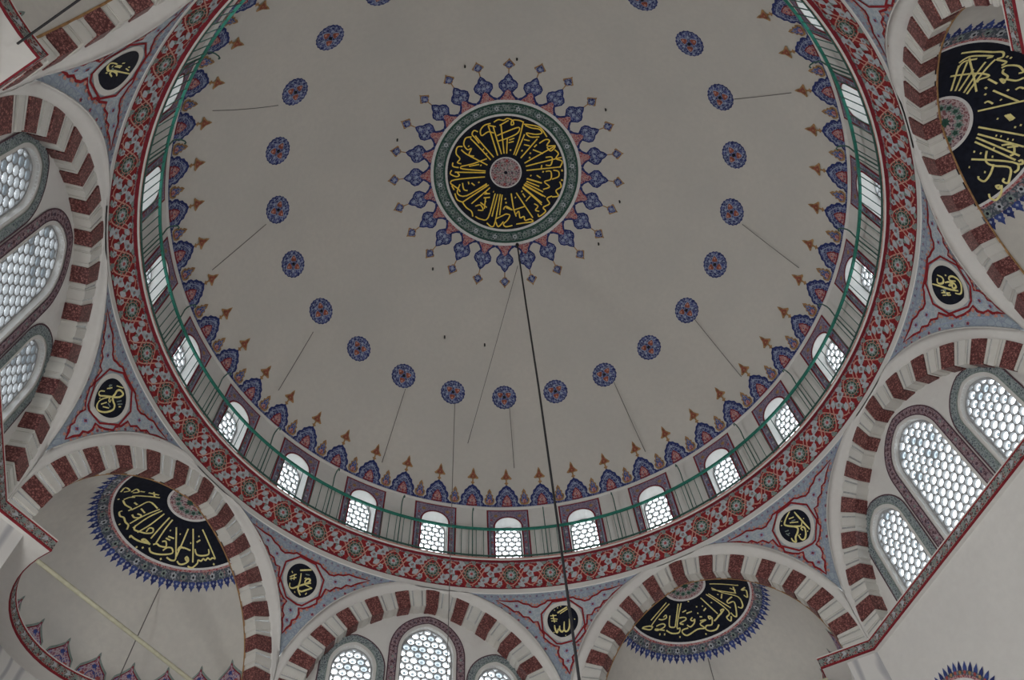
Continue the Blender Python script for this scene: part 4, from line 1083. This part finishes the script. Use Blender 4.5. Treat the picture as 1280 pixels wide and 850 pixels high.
for k in (0, 2, 6):
    az = BAY0 + 45 * k; a = RAD(az)
    side = {0: 'south', 2: 'east', 6: 'west'}[k]
    t = obj('wall_' + side, m_tymp, None, az, (REAR * sin(a), REAR * cos(a), H))
    tag(t, 'white arched wall with three windows at the %s' % {0: 'bottom of the view', 2: 'right', 6: 'left'}[k], 'wall', kind='structure')
    for key, q in WIN.items():
        border, reveal, grille, sliv, panes, pm = WMESH[key]
        wn += 1
        px, py = q['cx'] * cos(a) + REAR * sin(a), -q['cx'] * sin(a) + REAR * cos(a)
        w = empty('window_%d' % wn, az, (px, py, H))
        tag(w, WLAB[(k, key)], 'window', 'pointed windows of the arched walls', 'structure')
        obj('painted_border', border, w); obj('reveal', reveal, w)
        gr = obj('grille', grille, w, loc=(0, 0.085, 0))
        tag(obj('edge_pane', sliv, w, loc=(0, 0.085, 0)), kind='stuff')
        top = q['sp'] + q['rise']
        for (x, z) in panes:
            hfrac = (z - Z0W) / (top - Z0W)
            u = rng.random()
            kind = 0 if u > 0.14 + 1.6 * max(0, hfrac - 0.32) else (1 if u > 0.9 * max(0, hfrac - 0.5) else 2)
            obj('pane', pm[kind], w, loc=(x, 0.128, z))

# ---- half domes in bays 1, 3, 5, 7
g = Geo()
zs = [0.0 + 2.842 * sin(pi / 2 * i / 30) for i in range(31)]
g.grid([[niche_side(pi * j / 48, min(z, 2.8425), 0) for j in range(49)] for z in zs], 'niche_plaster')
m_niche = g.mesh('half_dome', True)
def palm_canvas():
    c = Canvas(); c.COAT = 0.006
    o = [(0.0, 0.0), (0.25, 0.0), (0.275, 0.16), (0.25, 0.34), (0.275, 0.42), (0.24, 0.56), (0.15, 0.64), (0.09, 0.70), (0.035, 0.76), (0.02, 0.82), (0.0, 0.86)]
    def sh(f, lift=0.0): return [(x * f, lift + y * f) for x, y in o] + [(-x * f, lift + y * f) for x, y in o[-2:0:-1]]
    c.poly(sh(1.0), 'grey_green', 1); c.poly(sh(0.93, 0.0), 'dark_red', 2); c.poly(sh(0.88, 0.01), 'palmette_filigree', 3)
    for x, y in ((0, 0.60), (-0.14, 0.42), (0.14, 0.42), (0, 0.36), (-0.15, 0.2), (0.15, 0.2)): c.flower(x, y, 0.05, 5, 'blue' if x == 0 else 'rose', 4, x)
    for sx in (-1, 1): c.ribbon(smooth_path([(0, 0.2), (sx * 0.10, 0.30), (sx * 0.07, 0.46), (0, 0.52)]), 0.016, 'blue', 4)
    c.poly([(0.25, 0.02), (0.32, 0.14), (0.36, 0.02)], 'slate_filigree', 1)
    return c
m_palm = palm_canvas().build('palmette', lambda x, y, h: niche_side(pi / 2 + x / 2.36, max(0.02, y), h), 0.1)
NICHE_LABEL = {1: 'plastered half dome at the lower right, partly cut off', 3: 'plastered half dome at the upper right, filled by a black inscription', 5: 'plastered half dome cut off by the top left corner', 7: 'large plastered half dome at the lower left with palmettes along its foot'}
PANEL_LABEL = {1: 'black half-round calligraphy panel in the lower right half dome', 3: 'largest black calligraphy panel, in the upper right half dome', 7: 'black half-round calligraphy panel in the lower left half dome'}
m_panel = {}
def half_ring(c, r0, r1, mat, layer, n=48, a0=0.0, a1=pi):
    for j in range(n):
        a, b = a0 + (a1 - a0) * j / n, a0 + (a1 - a0) * (j + 1) / n
        c.poly([(r0 * cos(a), r0 * sin(a)), (r1 * cos(a), r1 * sin(a)), (r1 * cos(b), r1 * sin(b)), (r0 * cos(b), r0 * sin(b))], mat, layer)
NP = lambda x, y, h: (lambda p: (p[0], p[1] - 7.32, p[2] + 2.0))(niche_pt(x, y, h))
c = Canvas(); c.COAT = 0.006
for r0, r1, mt in ((0.005, 0.2, 'boss_filigree'), (0.2, 0.42, 'boss_filigree'), (0.42, 0.465, 'white_line'), (0.465, 0.65, 'ink'), (0.65, 0.85, 'ink'), (0.85, 1.08, 'ink'), (1.08, 1.30, 'ink'), (1.30, 1.335, 'white_line'), (1.335, 1.37, 'rose_filigree'), (1.37, 1.515, 'border_filigree')):
    half_ring(c, r0, r1, mt, 1)
m_pdisc = c.build('painted_ground', NP)
c = Canvas(); c.COAT = 0.006
for j in range(7):
    a = pi * (j + 0.5) / 7
    c.flower(0.28 * cos(a), 0.28 * sin(a), 0.08, 6, 'grey_green', 2, a); c.flower(0.28 * cos(a), 0.28 * sin(a), 0.045, 5, 'dark_green', 3, a)
c.flower(0, 0.08, 0.09, 8, 'dark_green', 2)
for j in range(24):
    a = pi * (j + 0.5) / 24
    c.flower(1.445 * cos(a), 1.445 * sin(a), 0.062, 6, 'grey_green' if j % 2 else 'flower_grey', 2, a); c.disc(1.445 * cos(a), 1.445 * sin(a), 0.022, 'ink', 3, 8)
m_prings = c.build('flower_ring', NP)
c = Canvas(); c.COAT = 0.006
o = [(-0.005, 0.0), (0.0, 0.0), (0.055, 0.0), (0.07, 0.035), (0.045, 0.07), (0.058, 0.085), (0.028, 0.105), (0.012, 0.135), (0.0, 0.155)]
sh = [(x, y) for x, y in o[1:]] + [(-x, y) for x, y in o[-2:0:-1]]
for j in range(34):
    a = pi * (j + 0.5) / 34
    def rot(p, s=1.0): return ((1.50 + p[1] * s) * cos(a) - p[0] * sin(a), (1.50 + p[1] * s) * sin(a) + p[0] * cos(a))
    c.poly([rot(p) for p in sh], 'navy' if j % 2 else 'blue', 1)
    c.flower(*rot((0, 0.05)), 0.022, 4, 'pale_blue', 2, a)
    c.poly([rot((-0.03, 0.0)), rot((0.03, 0.0)), rot((0.02, 0.03)), rot((-0.02, 0.03))], 'blue', 1)
m_pfringe = c.build('fringe', NP)
for k in (1, 3, 5, 7):
    az = BAY0 + 45 * k; a = RAD(az)
    nd = obj('ceiling_half_dome', m_niche, None, az)
    tag(nd, NICHE_LABEL[k], 'half dome', 'half domes behind the striped arches', 'structure')
    for j in range(12):
        ph = -82.5 + 15 * j
        e = obj('palmette', m_palm, nd)
        e.location = Vector((0, 7.32, 0)) - Matrix.Rotation(RAD(ph), 3, 'Z') @ Vector((0, 7.32, 0)); e.rotation_euler = (0, 0, RAD(ph))
    if k == 5: continue
    key = {1: 'pan30', 3: 'pan120', 7: 'pan60'}[k]
    pn = empty('calligraphy_inscription', az, (7.32 * sin(a), 7.32 * cos(a), H - 2.0))
    tag(pn, PANEL_LABEL[k], 'calligraphy panel', 'inscriptions of the half domes')
    obj('painted_ground', m_pdisc, pn); tag(obj('flower_ring', m_prings, pn), kind='stuff'); tag(obj('fringe', m_pfringe, pn), kind='stuff')
    c = Canvas(); c.COAT = 0.006
    for st in STROKES[key]:
        p = [(x / 1000, y / 1000) for x, y in st]
        L = sum(math.hypot(p[i + 1][0] - p[i][0], p[i + 1][1] - p[i][1]) for i in range(len(p) - 1))
        c.ribbon(smooth_path(p, 4), 0.028 if L > 0.09 else 0.030, 'pale_gold', 2)
    tag(obj('gold_script', c.build('gold_script', NP), pn), kind='stuff')

# ---- painted cornice at the springing, following piers, window walls and niches
def plan_window(v): return [(-LIM * v / AP, v), (LIM * v / AP, v)]
def cornice_path(k, off):
    """plan points of the lip in bay coordinates; off moves it outwards (into the wall)"""
    if k % 2 == 0:
        v = AP - 0.02 + off
        L = LIM * v / AP
        return [(-L + (L * 2) * i / 24, v) for i in range(25)]
    v = AP - 0.02 + off; R = 1.97 + off
    L = LIM * v / AP
    pts = [(-L, v), (-2.6, v), (-R - 0.0, v)]
    y0 = 7.16
    pts += [(-R * cos(pi * j / 32), max(v, y0 + R * sin(pi * j / 32))) for j in range(33)]
    pts += [(R, v), (2.6, v), (L, v)]
    return pts
def build_cornice(k):
    g = Geo()
    prof = [(0.55, -4.195, 'limewash'), (0.0, -4.20, 'limewash'), (0.0, -4.222, 'red'), (0.006, -4.245, 'cornice_filigree'), (0.006, -4.385, 'red'), (0.0, -4.415, 'dark_red'), (0.02, -4.425, 'limewash'), (0.10 if k % 2 == 0 else 0.50, -4.44, None)]
    rows = []
    for off, z, mt in prof:
        if k % 2 == 0 and off > 0.3: off = 0.5
        rows.append([(u, v, z) for u, v in cornice_path(k, off)])
    g.grid(rows, [q[2] for q in prof[:-1]])
    return g
COR_LABEL = {0: 'painted cornice under the bottom window wall', 1: 'painted cornice wrapping the pier and niche at the lower right', 2: 'straight painted cornice along the foot of the right window wall', 3: 'painted cornice round the upper right niche', 4: 'painted cornice beyond the top of the view', 5: 'painted cornice round the top left niche', 6: 'painted cornice along the foot of the left window wall', 7: 'curved painted cornice round the lower left niche'}
mc = {0: build_cornice(0).mesh('cornice'), 1: build_cornice(1).mesh('cornice')}
# small repeated leaf motif on the cornice, a joined strip for each bay
def cornice_leaves(k):
    P = cornice_path(k, 0.004)
    c = Canvas(); c.COAT = 0.003
    S = [0]
    for i in range(len(P) - 1): S.append(S[-1] + math.hypot(P[i + 1][0] - P[i][0], P[i + 1][1] - P[i][1]))
    n = int(S[-1] / 0.14)
    for j in range(n):
        x = (j + 0.5) * S[-1] / n
        c.poly([(x - 0.055, -4.36), (x - 0.015, -4.30), (x - 0.03, -4.262), (x + 0.02, -4.262), (x + 0.055, -4.31), (x + 0.02, -4.33)], 'flower_grey' if j % 2 else 'grey_green', 1)
        c.disc(x + 0.055, -4.35, 0.016, 'rose', 1, 6)
    def fn(x, y, h):
        i = 0
        while i < len(S) - 2 and x > S[i + 1]: i += 1
        f = (x - S[i]) / ((S[i + 1] - S[i]) or 1)
        a_, b_ = P[i], P[i + 1]
        du, dv = b_[0] - a_[0], b_[1] - a_[1]; L = math.hypot(du, dv) or 1
        return (a_[0] + du * f + dv / L * h, a_[1] + dv * f - du / L * h, y)
    return c.build('leaf_strip', fn)
ml = {0: cornice_leaves(0), 1: cornice_leaves(1)}
for k in range(8):
    tn += 1
    o = obj('trim_%d' % tn, mc[k % 2], None, BAY0 + 45 * k)
    tag(o, COR_LABEL[k], 'cornice', 'painted cornices at the arch springing', 'structure')
    tag(obj('leaf_strip', ml[k % 2], o), kind='stuff')

# ---- walls below the cornice, down to the floor, with one tall window in each
LW_LABEL = {0: 'bottom', 1: 'lower right niche', 2: 'right', 3: 'upper right niche', 4: 'top', 5: 'top left niche', 6: 'left', 7: 'lower left niche'}
for k in range(8):
    az = BAY0 + 45 * k
    g = Geo()
    P = [(-LIM * 1.0125, AP + 0.07), (-2.42, AP + 0.07)] + [(-2.42 * cos(pi * j / 32), 7.20 + 2.25 * sin(pi * j / 32)) for j in range(33)] + [(2.42, AP + 0.07), (LIM * 1.0125, AP + 0.07)]
    if k % 2 == 0: P = [(-LIM * 1.0125, AP + 0.07), (-0.9, AP + 0.07), (0.9, AP + 0.07), (LIM * 1.0125, AP + 0.07)]
    zs = [-4.41, -6.2, -7.8, -11.2, -14.5]
    for i in range(len(P) - 1):
        um = (P[i][0] + P[i + 1][0]) / 2
        for j in range(4):
            if abs(um) < 0.9 and j == 2 and (k % 2 == 0): continue
            m_ = 'limewash' if k % 2 == 0 else 'painted_marble'
            g.face([(P[i][0], P[i][1], zs[j]), (P[i + 1][0], P[i + 1][1], zs[j]), (P[i + 1][0], P[i + 1][1], zs[j + 1]), (P[i][0], P[i][1], zs[j + 1])], m_)
    o = obj('wall_' + SIDE[k] + '_lower', g.mesh('wall_lower'), None, az)
    tag(o, 'wall below the painted cornice, %s side' % LW_LABEL[k], 'wall', kind='structure')
# tall lower windows of the four flat walls: frame, bars and panes
for k in (0, 2, 4, 6):
    az = BAY0 + 45 * k; a = RAD(az)
    wn += 1
    w = empty('window_%d' % wn, az, ((AP + 0.12) * sin(a), (AP + 0.12) * cos(a), H - 11.2))
    tag(w, 'tall lower window in the %s wall, below the view' % LW_LABEL[k], 'window', 'tall lower windows', 'structure')
    def bar(g, x0, x1, z0, z1, d=0.09):
        P8 = [(x, y, z) for z in (z0, z1) for y in (-d / 2, d / 2) for x in (x0, x1)]
        for q in ((0, 1, 3, 2), (4, 6, 7, 5), (0, 4, 5, 1), (2, 3, 7, 6), (0, 2, 6, 4), (1, 5, 7, 3)): g.face([P8[i] for i in q], 'grey_line')
    g = Geo()
    for q in ((-0.92, -0.82, -0.02, 3.42), (0.82, 0.92, -0.02, 3.42), (-0.82, 0.82, -0.02, 0.08), (-0.82, 0.82, 3.32, 3.42)): bar(g, *q)
    obj('window_frame', g.mesh('window_frame'), w)
    for i in range(3):
        g = Geo(); bar(g, -0.41 + 0.41 * i - 0.02, -0.41 + 0.41 * i + 0.02, 0.08, 3.32, 0.04); obj('glazing_bar', g.mesh('glazing_bar'), w)
    for j in range(5):
        g = Geo(); bar(g, -0.82, 0.82, 0.60 + 0.54 * j, 0.64 + 0.54 * j, 0.04); obj('glazing_bar', g.mesh('glazing_bar'), w)
    g = Geo(); g.face([(-0.82, 0.0, 0.08), (0.82, 0.0, 0.08), (0.82, 0.0, 3.32), (-0.82, 0.0, 3.32)], 'clear_pane')
    obj('pane', g.mesh('pane'), w)
# ---- painted roundel on the right wall, its blue fringe just rising into view
az = BAY0 + 90; a = RAD(az)
u0, z0 = -2.02, -6.40
c = Canvas(); c.COAT = 0.006
c.disc(u0, z0, 0.62, 'ink', 1, 40); c.ring(u0, z0, 0.62, 0.66, 'white_line', 1, 48); c.ring(u0, z0, 0.66, 0.70, 'rose_filigree', 1, 48); c.ring(u0, z0, 0.70, 0.765, 'border_filigree', 1, 48)
for j in range(48):
    t = 2 * pi * j / 48
    c.flower(u0 + 0.735 * cos(t), z0 + 0.735 * sin(t), 0.034, 5, 'rose' if j % 2 else 'ochre', 2, t)
    def rt_(r, q): return (u0 + r * cos(t + q), z0 + r * sin(t + q))
    c.poly([rt_(0.76, -0.05), rt_(0.76, 0.05), rt_(0.81, 0.045), rt_(0.90, 0.0), rt_(0.81, -0.045)], 'blue' if j % 2 else 'navy', 1)
fr = obj('wall_roundel', c.build('wall_roundel', lambda x, z, h: (x, -h, z + 6.4)), None, az, (7.165 * sin(a), 7.165 * cos(a), H - 6.4))
tag(fr, 'blue fringed painted roundel just rising into view low on the right wall', 'roundel')

# ================================================================== 4. RODS, CABLE, WIRES
for k, lab in ((1, 'painted iron tie rod across the lower right niche'), (5, 'painted iron tie rod across the top left niche'), (7, 'long pale iron tie rod across the lower left half dome')):
    az = BAY0 + 45 * k
    g = Geo(); g.tube([(-2.0, 7.28, -4.52), (2.0, 7.28, -4.52)], 0.034 if k != 5 else 0.012, 'rod_paint' if k != 5 else 'dark_wire', 8)
    o = obj('tie_rod', g.mesh('tie_rod', True), None, az); tag(o, lab, 'tie rod', 'tie rods of the niches')
def wire(name, pts, r, mat, label, cat='wire', group=None, sag=0.0):
    if sag:
        a_, b_ = Vector(pts[0]), Vector(pts[1])
        pts = [a_.lerp(b_, i / 12) + Vector((0, 0, -sag * 4 * (i / 12) * (1 - i / 12))) for i in range(13)]
    o0 = Vector(pts[0])
    g = Geo(); g.tube([Vector(p) - o0 for p in pts], r, mat, 6)
    o = obj(name, g.mesh(name, True), None, None, tuple(o0 + Vector((0, 0, H))))
    return tag(o, label, cat, group)
ch = wire('chandelier_cable', [(0.40, 1.985, 7.08), (0.43, 2.0, 3.5), (0.47, 2.02, 0), (0.485, 2.03, -4), (0.49, 2.04, -9.5)], 0.021, 'dark_wire', 'thick dark cable hanging from the rim of the crown medallion', 'cable')
g = Geo(); g.tube([(0.025, 0.015, -2.2), (0.055, 0.03, -5.0), (0.085, 0.045, -10.5)], 0.012, 'steel', 5)
obj('steel_strand', g.mesh('steel_strand'), ch)
g = Geo(); g.tube([(0, 0, 0.06), (0, 0, -0.05)], 0.05, 'dark_wire', 8); obj('ceiling_anchor', g.mesh('ceiling_anchor'), ch)
def dome_at(x, y, h=0.05): return on_dome_plan(x, y, h)
WIRES = [(-2, (-2.70, 5.0), (-3.20, 5.97)), (0, (0.14, 5.66), (0.22, 6.58)), (2, (2.98, 4.83), (3.58, 5.74)), (4, (4.93, 2.86), (5.74, 3.50)), (6, (5.71, 0.19), (6.62, 0.62)), (8, (4.99, -2.80), (5.69, -3.25)),
         (-8, (-5.11, -2.54), (-6.02, -2.80)), (-6, (-5.74, 0.22), (-6.62, 0.68)), (-4, (-4.93, 3.10), (-5.55, 3.80))]
for k, p, q in WIRES:
    lab = 'thin wire running from the %s to the crest' % ('lowest dome roundel' if k == 0 else '%s dome roundel %s of the lowest' % (word(abs(k)), 'right' if k > 0 else 'left'))
    wire('lamp_wire', [dome_at(*p, 0.06), dome_at(*q, 0.05)], 0.0085, 'wire_grey', lab, 'wire', 'lamp wires on the dome', 0.10 if k == -8 else 0.02)
wire('lamp_wire', [dome_at(-1.37, 5.50, 0.05), (-1.36, 5.45, 2.0), (-1.35, 5.42, -2.5), (-1.34, 5.40, -8)], 0.009, 'wire_grey', 'thin wire hanging straight down from the first dome roundel left of the lowest', 'wire')
wire('lamp_wire', [dome_at(0.42, 2.55, 0.05), dome_at(-1.02, 6.20, 0.08)], 0.0075, 'wire_grey', 'very thin slack wire slanting from near the medallion to the crest', 'wire', None, 0.03)
for k, u, v, lab in ((7, 0.95, 1.35, 'thin lamp wire hanging in the lower left half dome below the inscription'), (1, -0.27, 1.59, 'thin lamp wire hanging in the lower right half dome below the inscription')):
    a = RAD(BAY0 + 45 * k)
    p = niche_pt(u, v, 0.02)
    def wpt(p): return (p[0] * cos(a) + p[1] * sin(a), -p[0] * sin(a) + p[1] * cos(a), p[2])
    wire('lamp_wire', [wpt(p), wpt((p[0] - 0.03, p[1] - 0.02, p[2] - 1.2)), wpt((p[0] - 0.06, p[1] - 0.04, -9.0))], 0.010, 'wire_grey', lab, 'wire')
